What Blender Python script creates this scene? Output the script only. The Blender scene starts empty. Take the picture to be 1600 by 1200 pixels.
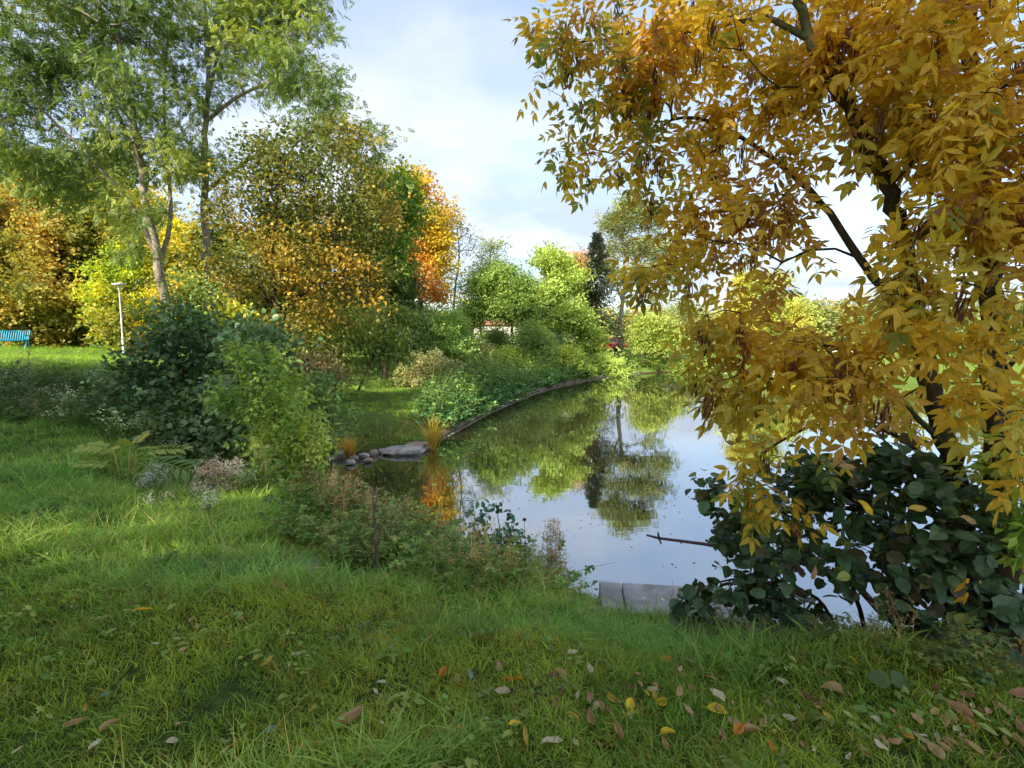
import bpy, math, random
import numpy as np
from mathutils import Vector
sc = bpy.context.scene
rng = np.random.default_rng(7)
random.seed(7)
R = math.radians
# ------------------------------------------------------------------ camera
EYE = np.array([0.0, 0.0, 1.6]); PITCH = R(5.36); FPX = 800.0
cd = bpy.data.cameras.new("camera"); cam = bpy.data.objects.new("camera", cd)
sc.collection.objects.link(cam)
cam.location = EYE; cam.rotation_euler = (math.pi/2 - PITCH, 0, 0)
cd.sensor_width = 36; cd.lens = 18; cd.clip_start = 0.05; cd.clip_end = 2000
sc.camera = cam
# ------------------------------------------------------------------ world
SUN_EL, SUN_AZ = R(31), math.atan2(-0.60, -0.80)      # azimuth from +Y towards +X
SUNV = Vector((math.sin(SUN_AZ)*math.cos(SUN_EL), math.cos(SUN_AZ)*math.cos(SUN_EL), math.sin(SUN_EL)))
world = bpy.data.worlds.new("World"); sc.world = world; world.use_nodes = True
nt = world.node_tree; N = nt.nodes; L = nt.links; N.clear()
out = N.new('ShaderNodeOutputWorld'); mixs = N.new('ShaderNodeMixShader')
sky = N.new('ShaderNodeTexSky'); sky.sky_type = 'NISHITA'; sky.sun_disc = False
sky.sun_elevation = SUN_EL; sky.sun_rotation = SUN_AZ; sky.air_density = 1.0; sky.dust_density = 1.5
bg1 = N.new('ShaderNodeBackground'); bg1.inputs[1].default_value = 0.15
L.new(sky.outputs[0], bg1.inputs[0])
tc = N.new('ShaderNodeTexCoord'); sep = N.new('ShaderNodeSeparateXYZ'); L.new(tc.outputs['Generated'], sep.inputs[0])
def mth(op, a, b=None, tree=None, clamp=False):
    t = tree or nt
    n = t.nodes.new('ShaderNodeMath'); n.operation = op; n.use_clamp = clamp
    for i, v in enumerate((a, b)):
        if v is None: continue
        if isinstance(v, (int, float)): n.inputs[i].default_value = v
        else: t.links.new(v, n.inputs[i])
    return n.outputs[0]
zz = mth('ADD', mth('MAXIMUM', sep.outputs[2], 0.0), 0.22)
cx = mth('DIVIDE', sep.outputs[0], zz); cy = mth('DIVIDE', sep.outputs[1], zz)
cmb = N.new('ShaderNodeCombineXYZ'); L.new(cx, cmb.inputs[0]); L.new(cy, cmb.inputs[1]); cmb.inputs[2].default_value = 3.7
n1 = N.new('ShaderNodeTexNoise'); n1.inputs['Scale'].default_value = 0.75; n1.inputs['Detail'].default_value = 7; n1.inputs['Roughness'].default_value = 0.52; n1.inputs['Distortion'].default_value = 0.35
L.new(cmb.outputs[0], n1.inputs['Vector'])
n2 = N.new('ShaderNodeTexNoise'); n2.inputs['Scale'].default_value = 2.3; n2.inputs['Detail'].default_value = 6; n2.inputs['Roughness'].default_value = 0.5
L.new(cmb.outputs[0], n2.inputs['Vector'])
r1 = N.new('ShaderNodeValToRGB'); L.new(n1.outputs[0], r1.inputs[0])
r1.color_ramp.elements[0].position = 0.43; r1.color_ramp.elements[0].color = (.34, .34, .34, 1)
r1.color_ramp.elements[1].position = 0.60; r1.color_ramp.elements[1].color = (1, 1, 1, 1)
r2 = N.new('ShaderNodeValToRGB'); L.new(n2.outputs[0], r2.inputs[0])
r2.color_ramp.elements[0].position = 0.36; r2.color_ramp.elements[0].color = (.42, .50, .64, 1)
r2.color_ramp.elements[1].position = 0.66; r2.color_ramp.elements[1].color = (.635, .672, .73, 1)
bg2 = N.new('ShaderNodeBackground'); bg2.inputs[1].default_value = 0.88
L.new(r2.outputs[0], bg2.inputs[0]); L.new(r1.outputs[0], mixs.inputs[0])
L.new(bg1.outputs[0], mixs.inputs[1]); L.new(bg2.outputs[0], mixs.inputs[2]); L.new(mixs.outputs[0], out.inputs[0])
# ------------------------------------------------------------------ sun, exposure
sd = bpy.data.lights.new("sun", 'SUN'); sd.energy = 4.8; sd.angle = R(0.6); sd.color = (1.0, .91, .74)
so = bpy.data.objects.new("sun", sd); sc.collection.objects.link(so)
so.rotation_euler = SUNV.to_track_quat('Z', 'Y').to_euler()
sc.view_settings.view_transform = 'Standard'; sc.view_settings.look = 'None'
sc.view_settings.exposure = 1.0; sc.view_settings.gamma = 1
sc.cycles.max_bounces = 7; sc.cycles.diffuse_bounces = 3; sc.cycles.glossy_bounces = 3; sc.cycles.transmission_bounces = 4
sc.cycles.caustics_reflective = False; sc.cycles.caustics_refractive = False

# ================================================================== helpers
FWD = np.array([0, math.cos(PITCH), -math.sin(PITCH)]); UPV = np.array([0, math.sin(PITCH), math.cos(PITCH)]); RT = np.array([1.0, 0, 0])
def W(px, py, d):
    """the place d metres in front of the viewer's eye seen at (px, py) of the photograph"""
    return EYE + d*(FWD + (px-800)/FPX*RT + (600-py)/FPX*UPV)
def proj(P):
    q = np.asarray(P) - EYE; d = q@FWD
    d = np.where(np.abs(d) < 1e-6, 1e-6, d)
    return 800+FPX*(q@RT)/d, 600-FPX*(q@UPV)/d, d
def Z(px, py, z):
    v = W(px, py, 1.0)-EYE
    return EYE + v*((z-EYE[2])/v[2])
def smooth(t): t = np.clip(t, 0, 1); return t*t*(3-2*t)
def pn(P, scale, seed):
    """cheap smooth noise, about -1..1"""
    P = np.asarray(P, float)/scale; r = np.random.default_rng(seed); s = 0
    for k in range(5):
        w = r.normal(size=P.shape[-1])*(1+.6*k); s = s + np.sin(P@w + r.uniform(0, 6.3))/(1+.35*k)
    return s/2.2
def norm(v): return v/np.maximum(np.linalg.norm(v, axis=-1, keepdims=True), 1e-9)
WATER = -1.6
def inpoly(x, y, poly):
    x = np.asarray(x, float); y = np.asarray(y, float); ins = np.zeros(x.shape, bool); n = len(poly)
    for i in range(n):
        x1, y1 = poly[i][:2]; x2, y2 = poly[(i+1) % n][:2]
        c = ((y1 > y) != (y2 > y)) & (x < (x2-x1)*(y-y1)/((y2-y1) if y2 != y1 else 1e-9)+x1)
        ins ^= c
    return ins
shore_px = [(690, 682), (725, 664), (760, 645), (800, 628), (840, 612), (885, 600), (930, 592), (1000, 584)]
POND = [tuple(Z(a, b, WATER)[:2]) for a, b in shore_px]
POND += [(20, 47.5), (34, 44), (42, 28), (34, 9), (14, 5.3), (6, 4.75), (4.2, 4.85), (2.9, 5.0), (2.85, 5.45), (1.0, 5.85)]
POND += [tuple(Z(a, b, WATER)[:2]) for a, b in [(880, 930), (800, 905), (720, 880), (600, 825), (490, 790), (478, 745), (515, 716), (560, 712), (615, 706), (660, 700)]]
def pdist(x, y):
    """signed distance to the pond's shore, negative over water"""
    x = np.asarray(x, float); y = np.asarray(y, float); best = np.full(x.shape, 1e9); n = len(POND)
    for i in range(n):
        ax, ay = POND[i]; bx, by = POND[(i+1) % n]; dx, dy = bx-ax, by-ay
        t = np.clip(((x-ax)*dx+(y-ay)*dy)/(dx*dx+dy*dy+1e-12), 0, 1)
        best = np.minimum(best, np.hypot(x-ax-t*dx, y-ay-t*dy))
    return np.where(inpoly(x, y, POND), -best, best)
CT = np.array([(0,0,0),(-3,0,.02),(3,0,-.02),(0,-5,0),(-6,-4,.1),(6,-3,0),(0,1.6,-.05),(0,2.6,-.2),(-2,3,-.15),(2.2,2.5,-.22),(0,4,-.62),(1,4.4,-.95),(2,4.4,-1.0),
 (-1.5,5,-.62),(3.5,3.4,-.7),(5,3,-.6),(8,3,-.7),(-3.5,5.5,-.4),(-5,5,-.15),(-4.6,8,-.85),(-6.5,7.5,-.22),(-8,6,0),(-9.4,9.4,.05),(-8,12,-.15),(-6,13,-.8),
 (-7,16,-.6),(-12,13,.3),(-15,15,.6),(-18,18,.8),(-27,27,.95),(-14,24,.75),(-10,20,.1),(-5,18,-.95),(-5,24,-.9),(-3,30,-.9),(-10,34,.2),(0,45,-.8),(8,50,-.6),
 (10,60,0),(30,60,0),(-5,60,.3),(40,52,0),(-40,40,1),(-60,60,1),(0,100,.5),(50,20,0),(45,0,0),(-30,5,.6),(-20,-10,.3),(-100,0,1),(100,100,.5),(0,-100,0),(0,200,1)])
def ground(x, y):
    x = np.asarray(x, float); y = np.asarray(y, float); num = 0; den = 0
    for a, b, c in CT:
        w = 1/(((x-a)**2+(y-b)**2)+.15)**1.6; num = num+w*c; den = den+w
    land = num/den; d = pdist(x, y); t = smooth(d/2.2)
    near = np.exp(-((x/9)**2+((y-3)/7)**2))
    P = np.stack([x, y], -1)
    land = land + near*(.035*pn(P, .55, 3)+.02*pn(P, .2, 4)) + .06*pn(P, 4, 5)*(1-near)
    edge = -1.42 + .03*pn(P, .4, 6)
    z = edge*(1-t)+land*t
    return np.where(d < 0, -1.62-np.minimum(.9, .9*(-d)), np.where(d < .12, -1.62+(z+1.62)*smooth(d/.12), z))
def gpix(px, py):
    """the spot on the terrain seen at this place of the photograph"""
    v = W(px, py, 1.0)-EYE; ts = np.concatenate([np.linspace(1, 12, 500), np.linspace(12, 120, 1500)])
    P = EYE+v*ts[:, None]; h = P[:, 2]-ground(P[:, 0], P[:, 1]); k = np.argmax(h < 0)
    if h[k] >= 0: k = len(ts)-1
    return P[k]
def onground(x, y, dz=0.0): return np.array([x, y, float(ground(np.array([x]), np.array([y]))[0])+dz])

def tag(o, label=None, cat=None, group=None, kind=None):
    if label: o['label'] = label
    if cat: o['category'] = cat
    if group: o['group'] = group
    if kind: o['kind'] = kind
    return o
def empty(name, loc):
    o = bpy.data.objects.new(name, None); sc.collection.objects.link(o); o.location = [float(v) for v in loc]; return o
class Geo:
    def __init__(s): s.V = []; s.F = {3: [], 4: []}; s.C = {3: [], 4: []}; s.n = 0
    def add(s, V, F, col=(1, 1, 1)):
        V = np.asarray(V, float); F = np.asarray(F, int); k = F.shape[1]
        s.V.append(V); s.F[k].append(F+s.n); s.n += len(V)
        c = np.asarray(col, float)
        if c.ndim == 1: c = np.tile(c, (len(V), 1))
        s.C[3].append(c)
    def mesh(s, name, mat, smoothsh=False, origin=None):
        V = np.concatenate(s.V); C = np.concatenate(s.C[3])
        if origin is not None: V = V-np.asarray(origin)
        me = bpy.data.meshes.new(name); me.vertices.add(len(V)); me.vertices.foreach_set('co', V.astype(np.float32).ravel())
        loops = []; tot = []
        for k in (3, 4):
            if s.F[k]:
                f = np.concatenate(s.F[k]); loops.append(f.ravel()); tot.append(np.full(len(f), k))
        loops = np.concatenate(loops).astype(np.int32); tot = np.concatenate(tot).astype(np.int32)
        me.loops.add(len(loops)); me.loops.foreach_set('vertex_index', loops)
        me.polygons.add(len(tot)); st = np.concatenate([[0], np.cumsum(tot)[:-1]]).astype(np.int32)
        me.polygons.foreach_set('loop_start', st); me.polygons.foreach_set('loop_total', tot)
        me.polygons.foreach_set('use_smooth', np.full(len(tot), smoothsh))
        a = me.color_attributes.new('Col', 'FLOAT_COLOR', 'POINT')
        a.data.foreach_set('color', np.concatenate([C, np.ones((len(C), 1))], 1).astype(np.float32).ravel())
        me.update(calc_edges=True); me.materials.append(mat); return me
    def build(s, name, mat, parent=None, smoothsh=False):
        org = np.array(parent.location) if parent is not None else None
        if parent is not None and parent.parent is not None: org = org+np.array(parent.parent.location)
        o = bpy.data.objects.new(name, s.mesh(name, mat, smoothsh, org)); sc.collection.objects.link(o)
        if parent is not None: o.parent = parent
        return o
def put(name, me, parent=None, loc=None, rot=None, scl=None):
    o = bpy.data.objects.new(name, me); sc.collection.objects.link(o)
    if parent is not None: o.parent = parent
    if loc is not None: o.location = [float(v) for v in loc]
    if rot is not None: o.rotation_euler = rot
    if scl is not None: o.scale = (scl,)*3 if isinstance(scl, (int, float)) else scl
    return o
def tube(g, P, r, sides=6, col=(1, 1, 1), cap=False):
    P = np.asarray(P, float); n = len(P); r = np.broadcast_to(np.asarray(r, float), (n,))
    T = norm(np.gradient(P, axis=0)); ref = np.array([.13, .27, 1.0]) if abs(T[0][2]) < .9 else np.array([1.0, .2, .1])
    A = norm(np.cross(T, ref)); B = np.cross(T, A); an = np.arange(sides)*2*math.pi/sides
    V = P[:, None]+r[:, None, None]*(A[:, None]*np.cos(an)[None, :, None]+B[:, None]*np.sin(an)[None, :, None])
    i = np.arange(n-1)[:, None]*sides; j = np.arange(sides)[None]; k = (j+1) % sides
    F = np.stack([i+j, i+k, i+sides+k, i+sides+j], -1).reshape(-1, 4)
    g.add(V.reshape(-1, 3), F, col)
    if cap:
        for e in (0, n-1):
            base = V[e]; c = P[e]; F2 = [(s_, (s_+1) % sides, sides) for s_ in range(sides)]
            g.add(np.vstack([base, c]), F2, col)
def box(g, c, s, col=(1, 1, 1), rz=0.0, rx=0.0, bev=0.0):
    c = np.asarray(c, float); h = np.asarray(s, float)/2
    if bev <= 0:
        V = np.array([(x, y, z) for z in (-1, 1) for y in (-1, 1) for x in (-1, 1)], float)*h
        F = [(0, 2, 3, 1), (4, 5, 7, 6), (0, 1, 5, 4), (2, 6, 7, 3), (0, 4, 6, 2), (1, 3, 7, 5)]
    else:
        b = bev; V = []
        for z, ins in ((-h[2], b), (-h[2]+b, 0), (h[2]-b, 0), (h[2], b)):
            X, Y = h[0]-ins, h[1]-ins; q = b*.6
            V += [(-X, -Y+q, z), (-X+q, -Y, z), (X-q, -Y, z), (X, -Y+q, z), (X, Y-q, z), (X-q, Y, z), (-X+q, Y, z), (-X, Y-q, z)]
        V = np.array(V); F = []
        for l in range(3):
            for k in range(8): F.append((l*8+k, l*8+(k+1) % 8, l*8+8+(k+1) % 8, l*8+8+k))
        for o_ in (0, 24): F += [(o_, o_+1, o_+2, o_+3), (o_, o_+3, o_+4, o_+7), (o_+4, o_+5, o_+6, o_+7)]
    cxr, sxr = math.cos(rx), math.sin(rx); V = V@np.array([[1, 0, 0], [0, cxr, sxr], [0, -sxr, cxr]])
    cz, sz = math.cos(rz), math.sin(rz); V = V@np.array([[cz, sz, 0], [-sz, cz, 0], [0, 0, 1]])
    g.add(V+c, F, col)

# ------------------------------------------------------------------ materials
def mat(name):
    m = bpy.data.materials.new(name); m.use_nodes = True; m.node_tree.nodes.clear()
    o = m.node_tree.nodes.new('ShaderNodeOutputMaterial'); return m, m.node_tree, o
def noise(t, scale, detail=4, rough=.55, coord='Object', vec=None, stretch=None):
    c = t.nodes.new('ShaderNodeTexCoord'); n = t.nodes.new('ShaderNodeTexNoise'); v = c.outputs[coord] if vec is None else vec
    if stretch:
        mp = t.nodes.new('ShaderNodeMapping'); mp.inputs['Scale'].default_value = stretch; t.links.new(v, mp.inputs[0]); v = mp.outputs[0]
    t.links.new(v, n.inputs['Vector']); n.inputs['Scale'].default_value = scale; n.inputs['Detail'].default_value = detail; n.inputs['Roughness'].default_value = rough
    return n.outputs[0]
def ramp(t, fac, stops):
    r = t.nodes.new('ShaderNodeValToRGB'); t.links.new(fac, r.inputs[0]); e = r.color_ramp.elements
    while len(e) < len(stops): e.new(0.5)
    for k, (p, c) in enumerate(stops): e[k].position = p; e[k].color = (*c, 1)
    return r.outputs[0]
def mixc(t, a, b, fac, mode='MIX'):
    n = t.nodes.new('ShaderNodeMix'); n.data_type = 'RGBA'; n.blend_type = mode
    for i, v in ((0, fac), (6, a), (7, b)):
        if isinstance(v, (int, float)): n.inputs[i].default_value = v
        elif isinstance(v, tuple): n.inputs[i].default_value = (*v, 1)
        else: t.links.new(v, n.inputs[i])
    return n.outputs[2]
def bumpn(t, h, strength, dist):
    b = t.nodes.new('ShaderNodeBump'); b.inputs['Strength'].default_value = strength; b.inputs['Distance'].default_value = dist
    t.links.new(h, b.inputs['Height']); return b.outputs[0]
def principled(t, o, col, rough=.7, bump=None, spec=.4, metal=0):
    p = t.nodes.new('ShaderNodeBsdfPrincipled')
    if isinstance(col, tuple): p.inputs['Base Color'].default_value = (*col, 1)
    else: t.links.new(col, p.inputs['Base Color'])
    if isinstance(rough, (int, float)): p.inputs['Roughness'].default_value = rough
    else: t.links.new(rough, p.inputs['Roughness'])
    p.inputs['Specular IOR Level'].default_value = spec; p.inputs['Metallic'].default_value = metal
    if bump is not None: t.links.new(bump, p.inputs['Normal'])
    t.links.new(p.outputs[0], o.inputs[0]); return p
def leafmat(name, trans=.38, rough=.5, spec=.35, spots=0.25, inst=False, scale=60):
    m, t, o = mat(name)
    a = t.nodes.new('ShaderNodeAttribute'); a.attribute_name = 'Col'; c = a.outputs[0]
    n = noise(t, scale, 3, .6)
    c = mixc(t, c, ramp(t, n, [(.3, (.62, .55, .5)), (.62, (1.12, 1.12, 1.08))]), spots*2, 'MULTIPLY')
    if inst:
        b = t.nodes.new('ShaderNodeAttribute'); b.attribute_type = 'INSTANCER'; b.attribute_name = 'tint'
        c = mixc(t, c, b.outputs[0], 1.0, 'MULTIPLY')
    p = t.nodes.new('ShaderNodeBsdfPrincipled'); t.links.new(c, p.inputs['Base Color']); p.inputs['Roughness'].default_value = rough
    p.inputs['Specular IOR Level'].default_value = spec
    tr = t.nodes.new('ShaderNodeBsdfTranslucent')
    tcol = mixc(t, c, (1.25, 1.15, .6), 1.0, 'MULTIPLY'); t.links.new(tcol, tr.inputs[0])
    mx = t.nodes.new('ShaderNodeMixShader'); mx.inputs[0].default_value = trans
    t.links.new(p.outputs[0], mx.inputs[1]); t.links.new(tr.outputs[0], mx.inputs[2]); t.links.new(mx.outputs[0], o.inputs[0]); return m
M = {}
M['leaf'] = leafmat('leaf_surface'); M['ashleaf'] = leafmat('yellow_leaf_surface', .52, .55, .25, .35, scale=45); M['dryleaf'] = leafmat('dry_leaf_surface', .2, .65, .2, .4, scale=90)
M['glossleaf'] = leafmat('waxy_leaf_surface', .25, .42, .4, .25)
M['blade'] = leafmat('grass_blade', .35, .5, .3, .15, inst=True, scale=8)
def bark(name, c1, c2, sc_=9):
    m, t, o = mat(name); n = noise(t, sc_, 6, .65, stretch=(1, 1, .25)); n2_ = noise(t, sc_*5, 4)
    c = ramp(t, n, [(.3, c1), (.68, c2)]); c = mixc(t, c, (.10, .13, .05), ramp(t, noise(t, 1.7, 3), [(.52, (0, 0, 0)), (.7, (.6, .6, .6))]))
    principled(t, o, c, .9, bumpn(t, mth('ADD', n, mth('MULTIPLY', n2_, .4, t), t), .8, .02), .2); return m
M['bark'] = bark('grey_brown_bark', (.035, .026, .018), (.17, .13, .09))
M['palebark'] = bark('pale_bark', (.14, .11, .085), (.42, .36, .30))
M['darkbark'] = bark('dark_furrowed_bark', (.016, .012, .008), (.10, .075, .045), 14)
M['twig'] = bark('twig_bark', (.05, .032, .028), (.2, .13, .11), 25)
M['pinktwig'] = bark('bleached_twig', (.2, .13, .12), (.42, .3, .27), 25)
def solid(name, c, rough=.6, var=.25, sc_=6, bs=.3, bd=.01, spec=.4, metal=0):
    m, t, o = mat(name); n = noise(t, sc_, 6, .6); lo = tuple(v*(1-var) for v in c); hi = tuple(min(1, v*(1+var)) for v in c)
    principled(t, o, ramp(t, n, [(.3, lo), (.7, hi)]), rough, bumpn(t, n, bs, bd), spec, metal); return m
M['stone'] = solid('grey_stone', (.36, .32, .29), .85, .5, 5, .7, .03)
M['redstone'] = solid('reddish_stone', (.34, .25, .21), .85, .4, 6, .7, .03)
M['kerb'] = solid('pale_kerb_stone', (.25, .20, .15), .9, .65, 7, .9, .04)
M['render'] = solid('white_render', (.55, .52, .49), .9, .08, 2)
M['rooftile'] = solid('red_roof_tile', (.30, .12, .08), .8, .3, 4, .5, .03)
M['metal'] = solid('galvanised_metal', (.52, .53, .57), .4, .12, 12, .1, .002, .5, .1)
M['teal'] = solid('turquoise_paint', (.03, .36, .56), .45, .15, 20, .1, .002)
M['glass'] = solid('dark_window_glass', (.03, .04, .05), .08, .1, 1, 0, .001, .8)
M['red'] = solid('red_car_paint', (.35, .03, .03), .25, .05, 1, 0, .001, .7)
M['whitepaint'] = solid('white_paint', (.75, .75, .73), .4, .06, 3, .05, .001)
M['darkpaint'] = solid('dark_car_paint', (.04, .05, .08), .25, .1, 1, 0, .001, .7)
M['rubber'] = solid('black_rubber', (.02, .02, .02), .8)
M['orangewall'] = solid('orange_render', (.55, .27, .14), .85, .15, 3)
# concrete with stains and lichen
m, t, o = mat('weathered_concrete'); n = noise(t, 3.2, 8, .62); n3 = noise(t, 22, 5, .6)
c = ramp(t, n, [(.25, (.18, .17, .165)), (.5, (.33, .32, .33)), (.75, (.45, .43, .43))])
c = mixc(t, c, (.62, .56, .46), ramp(t, noise(t, 9, 2, .4), [(.68, (0, 0, 0)), (.72, (1, 1, 1))])); c = mixc(t, c, (.08, .085, .05), ramp(t, noise(t, 1.3, 5), [(.52, (0, 0, 0)), (.7, (.7, .7, .7))]))
principled(t, o, c, .88, bumpn(t, mth('ADD', n, mth('MULTIPLY', n3, .5, t), t), .5, .012), .3); M['concrete'] = m
# soil below the grass
m, t, o = mat('turf_soil'); n = noise(t, .7, 8, .6, 'Generated' if 0 else 'Object'); n3 = noise(t, 14, 6, .7)
c = ramp(t, n3, [(.3, (.03, .045, .012)), (.55, (.06, .095, .02)), (.75, (.12, .14, .04))])
c = mixc(t, c, (.10, .07, .04), ramp(t, n, [(.55, (0, 0, 0)), (.75, (.6, .6, .6))]))
g_ = t.nodes.new('ShaderNodeNewGeometry'); sx = t.nodes.new('ShaderNodeSeparateXYZ'); t.links.new(g_.outputs['Position'], sx.inputs[0])
far = mth('MULTIPLY', mth('SUBTRACT', sx.outputs[1], 12.0, t), .12, t, True)
c = mixc(t, c, ramp(t, n3, [(.3, (.085, .14, .025)), (.7, (.17, .24, .05))]), far)
bed = mth('MULTIPLY', mth('SUBTRACT', -1.47, sx.outputs[2], t), 14.0, t, True)
c = mixc(t, c, ramp(t, n3, [(.3, (.025, .018, .01)), (.7, (.09, .065, .035))]), bed)
principled(t, o, c, .95, bumpn(t, n3, .8, .05), .1); M['soil'] = m
# pond water
m, t, o = mat('pond_water')
geo = t.nodes.new('ShaderNodeNewGeometry')
w1 = noise(t, .9, 3, .5, vec=geo.outputs['Position'], stretch=(1, 2.2, 1)); w2 = noise(t, 7, 3, .5, vec=geo.outputs['Position'], stretch=(1, 1.8, 1))
bm = bumpn(t, mth('ADD', w1, mth('MULTIPLY', w2, .09, t), t), .03, .06)
df = t.nodes.new('ShaderNodeBsdfDiffuse'); t.links.new(ramp(t, w1, [(.3, (.035, .036, .014)), (.7, (.05, .047, .02))]), df.inputs[0])
gl = t.nodes.new('ShaderNodeBsdfGlossy'); gl.inputs['Roughness'].default_value = .012; gl.inputs[0].default_value = (.93, .96, 1, 1); t.links.new(bm, gl.inputs['Normal'])
fr = t.nodes.new('ShaderNodeFresnel'); fr.inputs[0].default_value = 1.45; t.links.new(bm, fr.inputs['Normal'])
fa = mth('ADD', mth('MULTIPLY', fr.outputs[0], .62, t), .40, t, True)
mx = t.nodes.new('ShaderNodeMixShader'); t.links.new(fa, mx.inputs[0]); t.links.new(df.outputs[0], mx.inputs[1]); t.links.new(gl.outputs[0], mx.inputs[2]); t.links.new(mx.outputs[0], o.inputs[0]); M['water'] = m

# ================================================================== the ground and the pond
n_ = 330; u = np.linspace(-1, 1, n_); wx = 13*u+487*np.sign(u)*np.abs(u)**6
X, Y = np.meshgrid(wx, wx+9); Zg = ground(X, Y)
V = np.stack([X, Y, Zg], -1).reshape(-1, 3); i = np.arange(n_-1); I, J = np.meshgrid(i, i); b_ = (J*n_+I).ravel()
g = Geo(); g.add(V, np.stack([b_, b_+1, b_+n_+1, b_+n_], -1)); gr = g.build('ground', M['soil'], smoothsh=True); tag(gr, kind='structure')
g = Geo(); xs = [-6, 44]; ys = [4.2, 50]
g.add([(-6, 4.3, WATER), (44, 4.3, WATER), (44, 50, WATER), (-6, 50, WATER)], [(0, 1, 2, 3)]); wt = g.build('pond_water', M['water']); tag(wt, 'still brownish pond reflecting clouds and autumn trees', kind='structure')

# ================================================================== leaf templates (x along leaf, y across, z up)
def leaflet(L=1.0, w=.34, fold=.06, droop=.08, o=(0, 0, 0), ang=0.0, tilt=0.0, n=3):
    xs_ = np.linspace(0, 1, n+1); V = []; F = []
    prof = lambda x: math.sin(math.pi*min(1, x*.95+.02)**.8)**.9*w/2
    for k, x in enumerate(xs_):
        z = -droop*x*x
        if k in (0, n): V.append((x, 0, z))
        else: V += [(x, -prof(x), z+fold*w), (x, 0, z), (x, prof(x), z+fold*w)]
    idx = lambda k: 0 if k == 0 else 1+3*(k-1)
    for k in range(n):
        a = idx(k); b = idx(k+1)
        if k == 0: F += [(0, b, b+1), (0, b+1, b+2)]
        elif k == n-1: F += [(a, b, a+1), (a+1, b, a+2)]
        else: F += [(a, b, b+1), (a, b+1, a+1), (a+1, b+1, b+2), (a+1, b+2, a+2)]
    V = np.array(V)*L; ca, sa = math.cos(ang), math.sin(ang); ct, st_ = math.cos(tilt), math.sin(tilt)
    V = np.stack([V[:, 0]*ct-V[:, 2]*-st_*0+0*V[:, 0], V[:, 1], V[:, 2]-V[:, 0]*st_], -1)
    V = np.stack([V[:, 0]*ca-V[:, 1]*sa, V[:, 0]*sa+V[:, 1]*ca, V[:, 2]], -1)+np.array(o)
    return V, np.array(F)
def merge(parts):
    V = []; F = []; n = 0
    for v, f in parts: V.append(v); F.append(f+n); n += len(v)
    return np.concatenate(V), np.concatenate(F)
def pinnate(pairs=3, L=1.0, ll=.36, w=.4, n=2, droop=.25, rach=True, seed=0, hang=.3):
    r = random.Random(seed); parts = []
    for k in range(pairs):
        x = L*(.28+.62*k/max(1, pairs-1)) if pairs > 1 else .4
        z = -droop*x*x
        for s in (-1, 1):
            s_ = ll*r.uniform(.85, 1.1)
            v, f = leaflet(1, w, .1, .15, ang=0, n=n); v = v*s_; a = s*R(r.uniform(48, 66))
            ti = hang*r.uniform(.4, 1.4); v = np.stack([v[:, 0]*math.cos(ti), v[:, 1], v[:, 2]-v[:, 0]*math.sin(ti)], -1)
            v = np.stack([v[:, 0]*math.cos(a)-v[:, 1]*math.sin(a), v[:, 0]*math.sin(a)+v[:, 1]*math.cos(a), v[:, 2]], -1)
            parts.append((v+np.array([x, 0, z]), f))
    v, f = leaflet(1, w, .1, .15, n=n); v = v*ll*1.1; v[:, 2] -= v[:, 0]*.5*hang*2
    parts.append((v+np.array([L*.93, 0, -droop*L*L*.87]), f))
    if rach:
        xs_ = np.linspace(0, L*.95, 4); P = np.stack([xs_, 0*xs_, -droop*xs_**2], -1); h = .006*L
        V = np.concatenate([P+[0, -h, 0], P+[0, h, 0]]); F = []
        for k in range(3): F += [(k, k+1, k+5), (k, k+5, k+4)]
        parts.append((V, np.array(F)))
    return merge(parts)
def rhomb(w=.5): return np.array([(0, 0, 0), (.45, -w/2, .05), (1, 0, -.08), (.45, w/2, .05)], float), np.array([(0, 1, 2), (0, 2, 3)])
def simpleleaf(w=.62, n=3, droop=.2): return leaflet(1, w, .12, droop, n=n)
def roundleaf():
    a = np.linspace(0, 2*math.pi, 11)[:-1]; rr = np.array([.56, .50, .50, .47, .46, .42, .46, .47, .50, .50])
    V = [(.5, 0, -.03)]+[(.5+r_*math.cos(q), r_*.94*math.sin(q), .05*abs(math.sin(q))-.10*max(0, math.cos(q))**2) for q, r_ in zip(a, rr)]
    return np.array(V), np.array([(0, 1+k, 1+(k+1) % 10) for k in range(10)])
def toothed(seed):
    r = np.random.default_rng(seed); n = 15; a = np.linspace(0, 2*math.pi, n+1)[:-1]; rr = (.50-.05*np.cos(a)+np.where(np.arange(n) % 2, .03, -.03)+r.normal(size=n)*.015)*np.where(a == 0, 1.15, 1); cu = r.uniform(-.15, .35)
    V = [(.5, 0, -.03)]+[(.5+r_*math.cos(q), r_*(.80+.05*r.normal())*math.sin(q), cu*abs(math.sin(q))**1.5*.4-.16*max(0, math.cos(q))**2+r.normal()*.012) for q, r_ in zip(a, rr)]
    return np.array(V), np.array([(0, 1+k, 1+(k+1) % n) for k in range(n)])
def mapleleaf():
    pts = [(0, 0), (.12, -.32), (.30, -.28), (.42, -.55), (.55, -.28), (.72, -.30), (1, 0), (.72, .30), (.55, .28), (.42, .55), (.30, .28), (.12, .32)]
    V = [(.35, 0, .0)]+[(x, y, .12*abs(y)-.12*x*x) for x, y in pts]; n = len(pts)
    return np.array(V, float), np.array([(0, 1+k, 1+(k+1) % n) for k in range(n)])
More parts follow.
